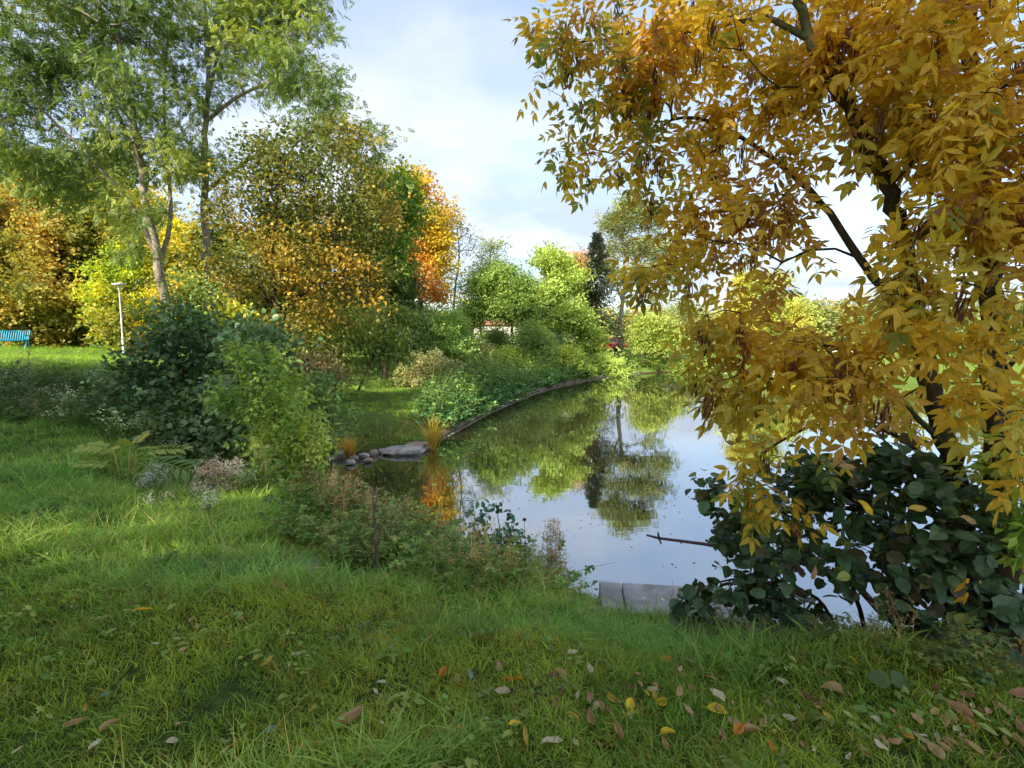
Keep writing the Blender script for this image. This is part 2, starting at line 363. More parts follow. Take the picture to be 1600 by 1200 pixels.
def cluster_t(tpl, n, spread, seed, size=(.6, 1)):
    r = np.random.default_rng(seed); parts = []
    for k in range(n):
        v, f = tpl; s = r.uniform(*size); a, b, c_ = r.uniform(0, 6.28), r.normal(0, .5), r.normal(0, .5)
        ca, sa = math.cos(a), math.sin(a); v = v*s; v = np.stack([v[:, 0], v[:, 1]*math.cos(c_)-v[:, 2]*math.sin(c_), v[:, 1]*math.sin(c_)+v[:, 2]*math.cos(c_)], -1)
        v = np.stack([v[:, 0]*math.cos(b)+v[:, 2]*math.sin(b), v[:, 1], -v[:, 0]*math.sin(b)+v[:, 2]*math.cos(b)], -1)
        v = np.stack([v[:, 0]*ca-v[:, 1]*sa, v[:, 0]*sa+v[:, 1]*ca, v[:, 2]], -1)
        parts.append((v+r.normal(size=3)*np.array([spread, spread, spread*.5]), f))
    return merge(parts)
def place(g, tpl, P, D, Nn, S, C, jitter=.0):
    """copies of a template at P along D, normal near Nn, length S, colour C, into g"""
    V, F = tpl; D = norm(D); Nn = Nn-D*np.sum(Nn*D, -1, keepdims=True); Nn = norm(Nn); Sd = np.cross(Nn, D); S = np.asarray(S)[:, None, None]
    W_ = P[:, None]+S*(V[None, :, 0:1]*D[:, None]+V[None, :, 1:2]*Sd[:, None]+V[None, :, 2:3]*Nn[:, None])
    n = len(P); k = len(V); FF = (F[None]+(np.arange(n)*k)[:, None, None]).reshape(-1, F.shape[1])
    CC = np.repeat(C, k, axis=0)
    if jitter: CC = CC*(1+jitter*rng.normal(size=(len(CC), 1)))
    g.add(W_.reshape(-1, 3), FF, np.clip(CC, .004, .95))

# colours of foliage (albedo)
FB = 2.05
DK = (.025, .060, .030); GR = (.060, .115, .028); MG = (.10, .17, .03); YG = (.24, .31, .03); YE = (.62, .44, .03); GO = (.58, .34, .02); OR = (.52, .22, .025)
BR = (.16, .075, .03); OL = (.12, .12, .025); BG = (.035, .095, .055); PG = (.20, .26, .10); LG = (.17, .25, .06); TAN = (.42, .30, .18)
def palette(P, cols, seed, scale=1.2, jit=.20, mixr=.17):
    """a colour for each place: broad patches of the listed colours, blended, each leaf a little off"""
    cols = np.array(cols); n = len(cols); r = np.random.default_rng(seed)
    v = (pn(P, scale, seed)*.5+.5)*(n-1)+r.normal(size=len(P))*mixr*n*.35; v = np.clip(v, 0, n-1.001); k = v.astype(int); f = (v-k)[:, None]
    C = cols[k]*(1-f)+cols[np.minimum(k+1, n-1)]*f
    return np.minimum(C*FB, .72)*np.exp(r.normal(size=(len(P), 1))*jit)
def blobpoints(blobs, n, seed, shell=.45):
    r = np.random.default_rng(seed); cs = []; rs = []; ws = []
    for b in blobs:
        c = W(b[0], b[1], b[2]); d = b[2]; rad = np.array([b[3]/FPX*d, b[5], b[4]/FPX*d]); cs.append(c); rs.append(rad); ws.append((rad.prod())**.72*(b[6] if len(b) > 6 else 1))
    ws = np.array(ws)/sum(ws); k = r.choice(len(blobs), n, p=ws); v = norm(r.normal(size=(n, 3)))*(r.uniform(size=(n, 1))**shell)
    return np.array(cs)[k]+np.array(rs)[k]*v
def branches(g, stems, att, tip=.006, step=.45, up=.25, power=.5, maxseg=None, minz=None, colr=(1, 1, 1), seed=1, sides=8, expo=.5):
    """grow a branching skeleton from the given stems to every point of att; returns the last branch direction at each"""
    r = np.random.default_rng(seed); P = []; par = []; rad = []; chains = []
    for pts, r0, r1 in stems:
        pts = np.asarray(pts, float); m = max(3, int(np.sum(np.linalg.norm(np.diff(pts, axis=0), axis=1))/step)+1)
        s = np.concatenate([[0], np.cumsum(np.linalg.norm(np.diff(pts, axis=0), axis=1))]); q = np.linspace(0, s[-1], m*2)
        c = np.stack([np.interp(q, s, pts[:, k]) for k in range(3)], -1)
        for _ in range(2): c[1:-1] = (c[:-2]+2*c[1:-1]+c[2:])/4
        c[1:-1] += r.normal(size=c[1:-1].shape)*r0*.12
        i0 = len(P); ids = []
        for k, p in enumerate(c):
            P.append(p); par.append(-1 if k == 0 else len(P)-2); rad.append(r0+(r1-r0)*(k/(len(c)-1))); ids.append(len(P)-1)
        chains.append((ids, True))
    base = np.array(stems[0][0][0]); cnt0 = len(P)
    order = np.argsort(np.linalg.norm(att-np.array([P[cnt0//2]]), axis=1)); Pa = np.zeros((cnt0+len(att)*14, 3)); Pa[:cnt0] = P; n = cnt0
    plen = np.zeros(len(Pa)); plen[:cnt0] = np.linalg.norm(Pa[:cnt0]-base, axis=1)*.5
    dirs = np.zeros_like(att); conn = np.zeros_like(att); zlim = Pa[0, 2]+(minz or 0.3)
    pen = np.zeros(len(Pa)); pen[:cnt0] = np.where(Pa[:cnt0, 2] < zlim, 50, 0)
    for a in order:
        p = att[a]; d = np.linalg.norm(Pa[:n]-p, axis=1); cost = d+.22*plen[:n]+pen[:n]+np.maximum(0, Pa[:n, 2]-p[2])*.5; k = int(np.argmin(cost)); dist = d[k]
        s0 = Pa[k]; m = int(min(12, max(2, dist/step))); pd = s0-Pa[par[k]] if par[k] >= 0 else np.array([0, 0, 1.0]); pd = pd/max(1e-6, np.linalg.norm(pd))
        ctrl = s0+(pd*.45+np.array([0, 0, up]))*dist*.5+(p-s0)*.2; q = (np.arange(1, m+1)/m)[:, None]
        c = (1-q)**2*s0+2*q*(1-q)*ctrl+q*q*p; c[:-1] += r.normal(size=c[:-1].shape)*dist*.025
        ids = [k]
        for p_ in c:
            Pa[n] = p_; par.append(ids[-1]); rad.append(0); plen[n] = plen[ids[-1]]+dist/m; ids.append(n); n += 1
        chains.append((ids, False)); dirs[a] = c[-1]-(c[-2] if m > 1 else s0); conn[a] = c[max(0, m-3)]
    cnt = np.zeros(n)
    for k in range(n-1, cnt0-1, -1):
        cnt[k] += 0
    leafn = [c[0][-1] for c in chains[len(stems):]]
    for k in leafn: cnt[k] += 1
    for k in range(n-1, -1, -1):
        if par[k] >= 0: cnt[par[k]] += cnt[k]
    R_ = tip*np.maximum(1, cnt)**expo; R_[:cnt0] = np.maximum(rad[:cnt0], np.minimum(R_[:cnt0], np.array(rad[:cnt0])*1.0)); 
    for ids, stem in chains:
        rr = R_[ids].copy(); pp = Pa[ids]
        if not stem:
            rr[0] = min(R_[ids[0]], rr[1]*1.25); rr[-1] *= .6
        if not stem and len(ids) < 2: continue
        tube(g, pp, rr, sides if stem else (6 if rr[0] > .03 else 4 if rr[0] > .012 else 3), colr)
    return dirs, conn
PH = lambda x: x
def tree(name, label, cat, stems, blobs, natt, leaf, group=None, mats=('bark', 'leaf'), seed=1, minz=None, tip=.006, step=.5, up=.25, expo=.5, crown='crown', shell=.45):
    """leaf = (templates, leaves per spray, spread, size lo, size hi, palette, patch scale, droop)"""
    st = []
    for pts, r0, r1 in stems: st.append(([W(*p) if len(p) == 3 and p[0] > -900 else np.array(p[1:]) for p in pts], r0, r1))
    base = st[0][0][0].copy(); base[2] = onground(base[0], base[1])[2]; st[0][0][0][2] = base[2]-.1
    root = empty(name, base); tag(root, label, cat, group)
    att = blobpoints(blobs, natt, seed, shell); att[:, 2] = np.maximum(att[:, 2], ground(att[:, 0], att[:, 1])+.08)
    g = Geo(); dirs, conn = branches(g, st, att, tip, step, up, minz=minz, seed=seed, expo=expo); g.build('trunk', M[mats[0]], root, True)
    tpls, per, spread, s0, s1, cols, patch, droop = leaf; r = np.random.default_rng(seed+50); gg = Geo()
    k = np.repeat(np.arange(len(att)), per); f = r.uniform(0, 1, size=(len(k), 1)); P = att[k]*(1-f*.5)+conn[k]*f*.5+r.normal(size=(len(k), 3))*np.array([spread, spread, spread*.6])
    P[:, 2] = np.maximum(P[:, 2], ground(P[:, 0], P[:, 1])+.03)
    D = norm(dirs[k])*.5+r.normal(size=P.shape)*.55+np.array([0, 0, -droop]); Nn = r.normal(size=P.shape)*.45+np.array([0, 0, 1.0])
    C = palette(P, cols, seed+9, patch); S = r.uniform(s0, s1, len(P)); w = r.integers(0, len(tpls), len(P))
    for q, tp in enumerate(tpls):
        mk = w == q
        if mk.any(): place(gg, tp, P[mk], D[mk], Nn[mk], S[mk], C[mk])
    if len(P): gg.build(crown, M[mats[1]], root)
    return root

# ================================================================== scattered ground cover (nobody could count it)
tplcol = bpy.data.collections
def scatter(name, P, rot, scl, idx, tint, templates, label):
    col = tplcol.new('templates_'+name)
    for k, me in enumerate(templates):
        col.objects.link(bpy.data.objects.new('%s_clump_%02d' % (name, k), me))
    me = bpy.data.meshes.new(name); n = len(P); me.vertices.add(n); me.vertices.foreach_set('co', P.astype(np.float32).ravel())
    for nm, ty, data, key in (('rot', 'FLOAT_VECTOR', rot, 'vector'), ('scl', 'FLOAT', scl, 'value'), ('idx', 'INT', idx, 'value'), ('tint', 'FLOAT_VECTOR', tint, 'vector')):
        a = me.attributes.new(nm, ty, 'POINT'); a.data.foreach_set(key, np.asarray(data, np.int32 if ty == 'INT' else np.float32).ravel())
    o = bpy.data.objects.new(name, me); sc.collection.objects.link(o); tag(o, label, kind='stuff')
    ng = bpy.data.node_groups.new('scatter_'+name, 'GeometryNodeTree')
    ng.interface.new_socket('Geometry', in_out='INPUT', socket_type='NodeSocketGeometry'); ng.interface.new_socket('Geometry', in_out='OUTPUT', socket_type='NodeSocketGeometry')
    a = ng.nodes.new('NodeGroupInput'); b = ng.nodes.new('NodeGroupOutput'); ip = ng.nodes.new('GeometryNodeInstanceOnPoints')
    ci = ng.nodes.new('GeometryNodeCollectionInfo'); ci.inputs[0].default_value = col; ci.inputs['Separate Children'].default_value = True; ci.inputs['Reset Children'].default_value = True
    def attr(nm, ty):
        q = ng.nodes.new('GeometryNodeInputNamedAttribute'); q.data_type = ty; q.inputs[0].default_value = nm; return q.outputs[0]
    ln = ng.links.new; ln(a.outputs[0], ip.inputs['Points']); ln(ci.outputs[0], ip.inputs['Instance']); ip.inputs['Pick Instance'].default_value = True
    ln(attr('idx', 'INT'), ip.inputs['Instance Index']); ln(attr('rot', 'FLOAT_VECTOR'), ip.inputs['Rotation']); ln(attr('scl', 'FLOAT'), ip.inputs['Scale']); ln(ip.outputs[0], b.inputs[0])
    md = o.modifiers.new('scatter', 'NODES'); md.node_group = ng; return o
def blades(n, h, lean, w, seed, spread=.03, cols=((.09, .17, .03), (.13, .21, .04))):
    r = np.random.default_rng(seed); g = Geo(); cols = np.array(cols)
    for _ in range(n):
        a = r.uniform(0, 6.283); H = h*r.uniform(.5, 1.15); ln = lean*r.uniform(.2, 1.5); ww = w*r.uniform(.7, 1.25); b = r.normal(size=2)*spread; P = []
        for t_ in (0, .35, .7, 1):
            x = ln*t_**1.8*H; z = H*(t_-.28*ln*t_**2.2); P.append((b[0]+x*math.cos(a), b[1]+x*math.sin(a), max(z, .004)-.012))
        P = np.array(P); tw = a+1.57+r.normal()*.6; s = np.array([math.cos(tw), math.sin(tw), 0])
        V = np.concatenate([[P[k]-s*ww*q, P[k]+s*ww*q] for k, q in ((0, .8), (1, 1), (2, .7))]+[[P[3]]]); f = r.uniform()
        c = cols[0]*(1-f)+cols[-1]*f
        if r.uniform() < .03: c = np.array([.26, .22, .10])
        g.add(V, [(0, 1, 3), (0, 3, 2), (2, 3, 5), (2, 5, 4), (4, 5, 6)], c*r.uniform(.8, 1.2))
    return g.mesh('grass_tuft', M['blade'])
tufts = [blades(15, .065, .9, .0022, k, .028) for k in range(4)]+[blades(15, .15, 1.15, .0026, 20+k, .035, ((.07, .16, .035), (.12, .22, .05))) for k in range(4)]
tufts += [blades(12, .30, 1.3, .0034, 30+k, .045, ((.09, .17, .04), (.17, .22, .06))) for k in range(3)]
def sector(rho, d0, d1, pw, seed, half=62):
    """places on the terrain ahead of the viewer, thinning out with distance"""
    r = np.random.default_rng(seed); n = int(rho*R(half)*2*(d1*d1-d0*d0)/2*(1.0)); d = np.sqrt(r.uniform(d0*d0, d1*d1, n)); keep = r.uniform(size=n) < np.minimum(1, (3.2/d)**pw); d = d[keep]
    a = r.uniform(-R(half), R(half), len(d)); x = d*np.sin(a); y = d*np.cos(a); q = pdist(x, y); k = q > .15; return x[k], y[k], q[k]
def tints(P, a, b, seed, sc_=.7, jit=.12):
    f = smooth(pn(P[:, :2], sc_, seed)*.6+.5)[:, None]; r = np.random.default_rng(seed); return (np.array(a)*(1-f)+np.array(b)*f)*np.exp(r.normal(size=(len(P), 1))*jit)
x, y, q = sector(820, .6, 15, 1.35, 1)
z = ground(x, y); P = np.stack([x, y, z], -1); r = np.random.default_rng(5)
dd = y+.12*x; lng = smooth((dd-3.0+.45*pn(P[:, :2], .9, 8))/.9)
lng = np.where(x > 2.0, lng*.6, lng); lng = np.maximum(lng, .8*smooth((pn(P[:, :2], .35, 33)-.9)/.2))
idx = np.where(r.uniform(size=len(x)) < lng, r.integers(4, 8, len(x)), r.integers(0, 4, len(x)))
tall = (q < 1.8) & ((x < .5) | (x > 2.6)) & (r.uniform(size=len(x)) < .24) & (lng > .5); idx = np.where(tall, r.integers(8, 11, len(x)), idx)
rot = np.stack([r.normal(0, .22, len(x)), r.normal(0, .22, len(x)), r.uniform(0, 6.28, len(x))], -1); rot[:, 0] += .5*pn(P[:, :2], .5, 12)*lng; rot[:, 1] += .5*pn(P[:, :2], .45, 13)*lng
ti = tints(P, (1.75, 1.75, 1.1), (3.5, 2.6, 1.5), 3); tl = tints(P, (2.3, 2.2, 1.9), (4.3, 3.15, 2.6), 4, .8); w_ = (lng[:, None])
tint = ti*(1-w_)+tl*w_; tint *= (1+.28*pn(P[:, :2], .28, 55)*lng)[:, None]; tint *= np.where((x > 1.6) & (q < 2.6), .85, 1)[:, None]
thatch = (r.uniform(size=len(x)) < .10+.25*smooth(pn(P[:, :2], .45, 88)-.3)) & (lng < .6); tint[thatch] = np.array([4.0, 2.0, 1.5])*r.uniform(.6, 1.1, (thatch.sum(), 1))
bare = smooth((pn(P[:, :2], .33, 77)-.35)/.5)*.6*(1-lng); keep = r.uniform(size=len(x)) > bare; x, y, P, rot, idx, tint, lng = x[keep], y[keep], P[keep], rot[keep], idx[keep], tint[keep], lng[keep]
scatter('grass', P, rot, r.uniform(.65, 1.35, len(x))*(1+.4*lng*pn(P[:, :2], .38, 9)), idx, tint, tufts, 'green autumn grass, short by the viewer and longer towards the pond')
# distant grass: the lit lawn and the bank
x, y, q = sector(9, 15, 62, 0, 2, 56); r = np.random.default_rng(6); z = ground(x, y); P = np.stack([x, y, z], -1)
farlit = smooth((x+y*.0+8)/-6)[:, None]
tint = tints(P, (2.6, 2.5, 1.2), (3.6, 3.1, 1.5), 7, 3)
scatter('lawn_grass', P, np.stack([r.normal(0, .2, len(x)), r.normal(0, .2, len(x)), r.uniform(0, 6.28, len(x))], -1), r.uniform(1.0, 1.9, len(x)), r.integers(4, 8, len(x)), tint, tufts, 'sunlit mown lawn and grassy far bank')
# clover, plantain and ground ivy in the turf
def herb(tpl, n, spread, size, seed, cols, name='herb'):
    g = Geo(); r = np.random.default_rng(seed); v, f = cluster_t(tpl, n, spread, seed, size); v = v+[0, 0, .03]; v[:, 2] = np.abs(v[:, 2]); k = len(tpl[0]); c = np.array(cols)[r.integers(0, len(cols), n)]*r.uniform(.8, 1.2, (n, 1))
    g.add(v, f, np.repeat(c, k, 0)); return g.mesh(name, M['blade'])
herbs = [herb(roundleaf(), 9, .035, (.016, .03), k, [(.10, .20, .05), (.14, .24, .08)]) for k in range(3)]+[herb(simpleleaf(.45), 6, .02, (.03, .055), 40+k, [(.10, .19, .05), (.20, .25, .10)]) for k in range(3)]
x, y, q = sector(38, .8, 8, .8, 9); r = np.random.default_rng(8); P = np.stack([x, y, ground(x, y)+.012], -1)
k = pn(P[:, :2], .5, 44) > -.15; P = P[k]; x = P[:, 0]
scatter('clover', P, np.stack([0*x, 0*x, r.uniform(0, 6.28, len(x))], -1), r.uniform(.7, 1.5, len(x)), r.integers(0, 6, len(x)), tints(P, (1.2, 1.2, .8), (1.8, 1.6, .9), 5), herbs, 'clover and plantain leaves growing in the turf')
# weeds and brambles: templates built of stems and leaves
def weed(h, nst, leafs, lt, size, cols, seed, lean=.35, stemcol=(.12, .13, .05), heads=None, headcol=TAN, hs=.02, nh=8):
    g = Geo(); r = np.random.default_rng(seed)
    for _ in range(nst):
        a = r.uniform(0, 6.28); H = h*r.uniform(.55, 1.1); l_ = lean*r.uniform(.3, 1.5); b = r.normal(size=2)*.08; q = np.linspace(0, 1, 6)
        P = np.stack([b[0]+l_*H*q**1.6*math.cos(a), b[1]+l_*H*q**1.6*math.sin(a), H*(q-.3*l_*q*q)], -1); tube(g, P, np.linspace(.0045, .0018, 6), 3, stemcol)
        n = leafs
        if n:
            f = r.uniform(.15, 1, n); p = np.stack([np.interp(f, q, P[:, k]) for k in range(3)], -1); an = r.uniform(0, 6.28, n); D = np.stack([np.cos(an), np.sin(an), r.normal(.05, .3, n)], -1)
            c = np.array(cols)[r.integers(0, len(cols), n)]*np.exp(r.normal(size=(n, 1))*.2); place(g, lt, p, D, np.tile([0, 0, 1.0], (n, 1))+r.normal(size=(n, 3))*.35, size*r.uniform(.6, 1.15, n), c)
        if heads:
            for _k in range(nh):
                p0 = P[-1]+np.array([0, 0, -H*.3*r.uniform()**1.5]); p1 = p0+r.normal(size=3)*[.05, .05, .03]+[0, 0, .06]
                tube(g, [p0, p1], .0012, 3, stemcol); v, f = cluster_t(rhomb(.8), heads, hs*.5, r.integers(99999), (hs*.6, hs)); g.add(v+p1, f, np.array(headcol)*r.uniform(.7, 1.2))
    return g.mesh('weed', M['blade'])
tri = merge([leaflet(.8, .62, .1, .2, n=2, o=(.3, 0, 0))]+[(leaflet(.62, .62, .1, .2, n=2, ang=s*1.15, o=(.25, 0, 0))) for s in (-1, 1)])
nett = [weed(.62, 4, 15, simpleleaf(.5, 2), .075, [(.07, .13, .04), (.10, .16, .05)], k) for k in range(3)]
bram = [weed(.6, 5, 16, tri, .10, [(.06, .12, .035), (.10, .16, .045), (.13, .15, .05)], 10+k, .9, (.13, .06, .05)) for k in range(3)]
dryw = [weed(.75, 4, 4, simpleleaf(.4, 2), .05, [TAN, BR], 20+k, .25, (.30, .22, .13), 5, (.36, .26, .17), .022, 7) for k in range(3)]
astr = [weed(.5, 6, 10, simpleleaf(.22, 2), .06, [(.12, .18, .08)], 30+k, .4, (.15, .17, .08), 6, (.80, .78, .78), .020, 9) for k in range(2)]
ivy = [weed(.28, 6, 10, roundleaf(), .055, [(.045, .10, .05), (.09, .16, .07)], 40+k, 1.0) for k in range(3)]
weeds = nett+bram+dryw+astr+ivy   # 0-2 nettle, 3-5 bramble, 6-8 dry, 9-10 aster, 11-13 ivy
def region(name, poly, rho, mix, smin, smax, ta, tb, seed, label, dz=0, box_=None):
    """weeds over the patch of ground whose outline the polygon gives"""
    r = np.random.default_rng(seed); C = np.array([gpix(*p) for p in poly])[:, :2]; lo = C.min(0); hi = C.max(0); n = int(rho*(hi-lo).prod()); x = r.uniform(lo[0], hi[0], n); y = r.uniform(lo[1], hi[1], n)
    k = inpoly(x, y, [tuple(c) for c in C]) & (pdist(x, y) > .02); x, y = x[k], y[k]; P = np.stack([x, y, ground(x, y)+dz], -1); n = len(x)
    ids = np.array([m for m, w in mix]); w = np.array([w for m, w in mix], float); idx = ids[r.choice(len(ids), n, p=w/w.sum())]
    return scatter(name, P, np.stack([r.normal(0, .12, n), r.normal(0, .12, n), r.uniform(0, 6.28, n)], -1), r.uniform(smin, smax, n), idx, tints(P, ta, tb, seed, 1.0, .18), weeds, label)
region('undergrowth', [(-250, 604), (60, 598), (250, 606), (380, 670), (490, 745), (495, 790), (400, 790), (310, 770), (250, 718), (120, 682), (-250, 660)], 20, [(0, 3), (1, 3), (2, 3), (3, 1.5), (4, 1.5), (6, .8), (9, .4), (10, .4), (11, 3)], .55, 1.05, (1.1, 1.35, 1.2), (1.7, 1.9, 1.4), 71, 'tangled dull green brambles and weeds below the lawn')
region('bank_weeds', [(440, 800), (495, 790), (600, 822), (720, 876), (800, 902), (890, 932), (870, 950), (790, 930), (700, 925), (600, 905), (500, 862), (430, 830)], 34, [(0, 1), (1, 1), (3, 3), (4, 3), (5, 3), (6, 2.2), (7, 2.2), (8, 2.2), (11, 1)], .48, .92, (1.6, 1.8, 1.5), (2.6, 2.5, 1.8), 72, 'mixed brambles, dry stalks and weeds on the bank edge')
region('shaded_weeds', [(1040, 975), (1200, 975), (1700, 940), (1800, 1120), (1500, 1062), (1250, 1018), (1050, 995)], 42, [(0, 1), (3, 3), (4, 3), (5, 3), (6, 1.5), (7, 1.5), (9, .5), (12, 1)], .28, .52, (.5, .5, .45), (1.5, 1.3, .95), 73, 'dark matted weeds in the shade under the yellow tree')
region('meadow_weeds', [(-200, 850), (300, 850), (560, 895), (900, 950), (1050, 990), (1000, 1035), (700, 985), (500, 960), (200, 905), (-200, 905)], 9, [(0, 1), (1, 1), (2, 1), (6, .6), (7, .6), (11, 1.2), (3, .8)], .22, .42, (1.3, 1.5, 1.3), (2.2, 2.1, 1.5), 78, 'weeds and seed stalks mixed into the long bank grass')
region('asters', [(180, 790), (235, 762), (330, 812), (330, 838), (240, 815)], 6, [(9, 1), (10, 1)], .5, .8, (1, 1, 1), (1.1, 1.1, 1.1), 74, 'small white asters at the edge of the long grass')
region('ivy', [(660, 664), (694, 681), (760, 648), (840, 614), (905, 598), (935, 590), (900, 582), (820, 588), (740, 598), (672, 628)], 17, [(11, 1), (12, 1), (13, 1), (1, .8)], 1.7, 2.9, (1.5, 1.8, 1.6), (2.4, 2.6, 1.8), 75, 'dark green leafy cover spilling over the far kerb')
region('bank_cover', [(820, 584), (930, 588), (1010, 581), (1120, 583), (1250, 585), (1250, 574), (1100, 570), (980, 568), (850, 572)], 1.6, [(0, 1), (11, 1), (12, 1), (3, 1)], 1.8, 3.4, (2.0, 2.1, 1.2), (2.8, 2.6, 1.3), 76, 'sunlit leafy growth on the far bank')
region('bank_grass', [(470, 705), (520, 712), (620, 704), (690, 678), (660, 668), (560, 680), (500, 690)], 16, [(0, 2), (6, 1), (7, 1), (1, 2)], .45, .85, (1.2, 1.2, .8), (1.6, 1.5, .9), 77, 'rough weeds above the stones of the pond inlet')

# ================================================================== trees and shrubs
PIN7 = pinnate(6, 1, .30, .42, 2, .25, True, 1); PIN7b = pinnate(5, 1, .33, .42, 2, .4, True, 2)
RH = rhomb(.6); MP = mapleleaf(); SL = simpleleaf(.62, 2); SLN = simpleleaf(.24, 2); RL = roundleaf()
CL = cluster_t(rhomb(.75), 9, .36, 3, (.26, .42))     # a spray of five leaves, for crowns far off
# left: two tall light-crowned trees
tree('tall_tree', 'tall feathery green tree with forked leaning grey trunk behind the street lamp', 'tree',
     [([(272, 580, 18.5), (262, 480, 18.5), (246, 400, 18.5), (228, 320, 18.3), (215, 220, 18), (192, 120, 18), (182, 20, 18), (176, -70, 18)], .21, .04),
      ([(246, 400, 18.5), (200, 310, 18), (130, 235, 17.5), (60, 165, 17), (0, 110, 16.5)], .10, .03), ([(222, 270, 18.2), (190, 190, 18.6), (140, 90, 19), (100, 0, 19)], .09, .03),
      ([(250, 420, 18.5), (270, 330, 19), (258, 240, 19.4), (255, 120, 19.5), (270, 0, 19)], .09, .03)],
     [(40, 130, 17, 110, 80, 2.2), (120, 60, 18, 120, 80, 2.5), (60, 240, 17, 80, 45, 2), (210, 160, 17.5, 90, 90, 2.2), (210, 20, 18, 90, 70, 2.5), (140, 300, 18, 80, 40, 1.6), (230, 350, 17, 50, 60, 1.2), (-60, 180, 17, 90, 110, 2.2), (60, -60, 17, 150, 90, 3), (280, 250, 18, 40, 60, 1.5)],
     430, ([PIN7, PIN7b], 23, .34, .24, .40, [(.04, .075, .022), (.07, .115, .03), (.11, .155, .038), (.17, .20, .045)], 2.0, .12), mats=('palebark', 'leaf'), seed=11, tip=.008, step=.8, expo=.46, minz=3)
tree('tall_tree', 'tall green tree with straight pale trunk rising beside the orange maple', 'tree',
     [([(338, 590, 20), (328, 470, 20), (318, 330, 20), (321, 200, 20), (326, 130, 20), (320, 0, 20), (310, -90, 20)], .20, .04),
      ([(321, 190, 20), (370, 150, 19.5), (430, 125, 19), (500, 110, 18.5)], .08, .03), ([(322, 170, 20), (345, 60, 20.5), (390, -20, 20.5)], .08, .03), ([(319, 300, 20), (400, 240, 19.6), (500, 200, 19), (570, 205, 18.6)], .09, .02)],
     [(340, 40, 20, 80, 70, 2), (410, 40, 19.5, 80, 60, 2), (440, 110, 19, 85, 50, 2), (490, 60, 19, 40, 34, 1.6), (515, 165, 18.6, 40, 24, 1.2), (505, 140, 18.5, 45, 28, 1.2), (500, 205, 18.6, 90, 26, 1.6), (575, 205, 18.6, 26, 18, .8), (565, 250, 18.6, 40, 32, 1), (290, 140, 19.5, 60, 60, 2), (300, 270, 19.5, 60, 60, 2), (400, -60, 20, 110, 70, 3), (455, 0, 19.5, 50, 40, 1.6), (600, 290, 18.8, 28, 40, 1), (470, 250, 18.8, 60, 30, 1)],
     420, ([PIN7, PIN7b], 22, .32, .24, .40, [(.05, .09, .022), (.08, .13, .03), (.13, .175, .04), (.20, .23, .05)], 1.6, .12), mats=('palebark', 'leaf'), seed=12, tip=.008, step=.8, expo=.46, minz=4)
tree('maple_tree', 'broad maple turning orange and olive with dark trunk by the path', 'tree',
     [([(440, 610, 17), (436, 520, 17), (424, 430, 17), (430, 340, 17), (440, 250, 17)], .17, .05), ([(430, 440, 17), (500, 370, 17), (570, 300, 17)], .09, .03), ([(436, 500, 17), (400, 440, 16.8), (370, 380, 16.6)], .08, .03), ([(440, 480, 17), (520, 430, 16.6), (580, 420, 16.5)], .08, .03)],
     [(395, 320, 17, 70, 80, 1.8), (480, 290, 17, 95, 80, 2.2), (530, 370, 17, 95, 90, 2.2), (375, 425, 16.3, 55, 50, 1.3), (440, 235, 17.2, 70, 40, 1.4), (590, 320, 17.5, 45, 70, 1.4), (575, 440, 16.8, 48, 48, 1.2), (450, 420, 16.3, 90, 60, 1.5), (480, 500, 16.5, 60, 35, 1.2), (420, 520, 16, 45, 35, .9), (540, 210, 17.4, 50, 30, 1)],
     460, ([MP], 42, .30, .085, .135, [(.20, .145, .025), (.26, .175, .025), (.13, .115, .022), (.085, .10, .022), (.06, .08, .02), (.08, .10, .022)], 2.4, .3), mats=('darkbark', 'leaf'), seed=13, tip=.007, step=.6, minz=1.5)
HB = [(.07, .09, .02), (.12, .14, .03), (.19, .18, .035), (.30, .22, .05)]
tree('hornbeam_tree', 'olive and gold bushy tree behind the turquoise bench', 'tree', [([(40, 560, 31), (42, 480, 31), (45, 330, 31), (40, 290, 31)], .22, .05)],
     [(40, 330, 31, 60, 45, 2.5), (20, 400, 30, 85, 40, 2.8), (60, 450, 29.5, 80, 40, 2.6), (-60, 420, 30, 80, 90, 3), (30, 500, 30, 95, 35, 2.5), (95, 380, 31, 50, 40, 2.4)],
     300, ([CL], 20, .5, .5, .8, HB, 1.6, .2), seed=14, tip=.012, step=1, minz=1.2, group='bushy trees behind the lawn')
tree('hornbeam_tree', 'dark-hearted green and yellow bushy tree behind the lawn between bench and lamp', 'tree', [([(130, 560, 34), (132, 480, 34), (130, 330, 34)], .22, .05)],
     [(120, 340, 34, 60, 50, 2.5), (130, 420, 33, 70, 50, 2.5), (110, 500, 32, 75, 38, 2.5), (165, 480, 33, 50, 55, 2.4), (70, 280, 35, 60, 50, 2.5), (170, 270, 36, 60, 50, 2)],
     260, ([CL], 20, .5, .5, .8, [(.05, .08, .02), (.09, .13, .025), (.17, .20, .03)], 2, .2), seed=15, tip=.012, step=1, minz=1.2, group='bushy trees behind the lawn')
tree('young_tree', 'bright yellow-green young tree over the white lamp head', 'tree', [([(205, 560, 28), (200, 480, 28), (192, 390, 28)], .09, .03)],
     [(190, 395, 28, 28, 24, .8), (175, 425, 28, 42, 20, 1), (215, 420, 28, 30, 24, .8), (160, 460, 28, 45, 20, 1), (215, 470, 28.2, 35, 30, 1), (170, 490, 28, 35, 14, .8)],
     150, ([RH, SL], 34, .28, .14, .24, [(.15, .22, .03), (.26, .32, .03), (.44, .42, .03), (.55, .45, .03)], 1, .25), seed=16, tip=.006, step=.6)
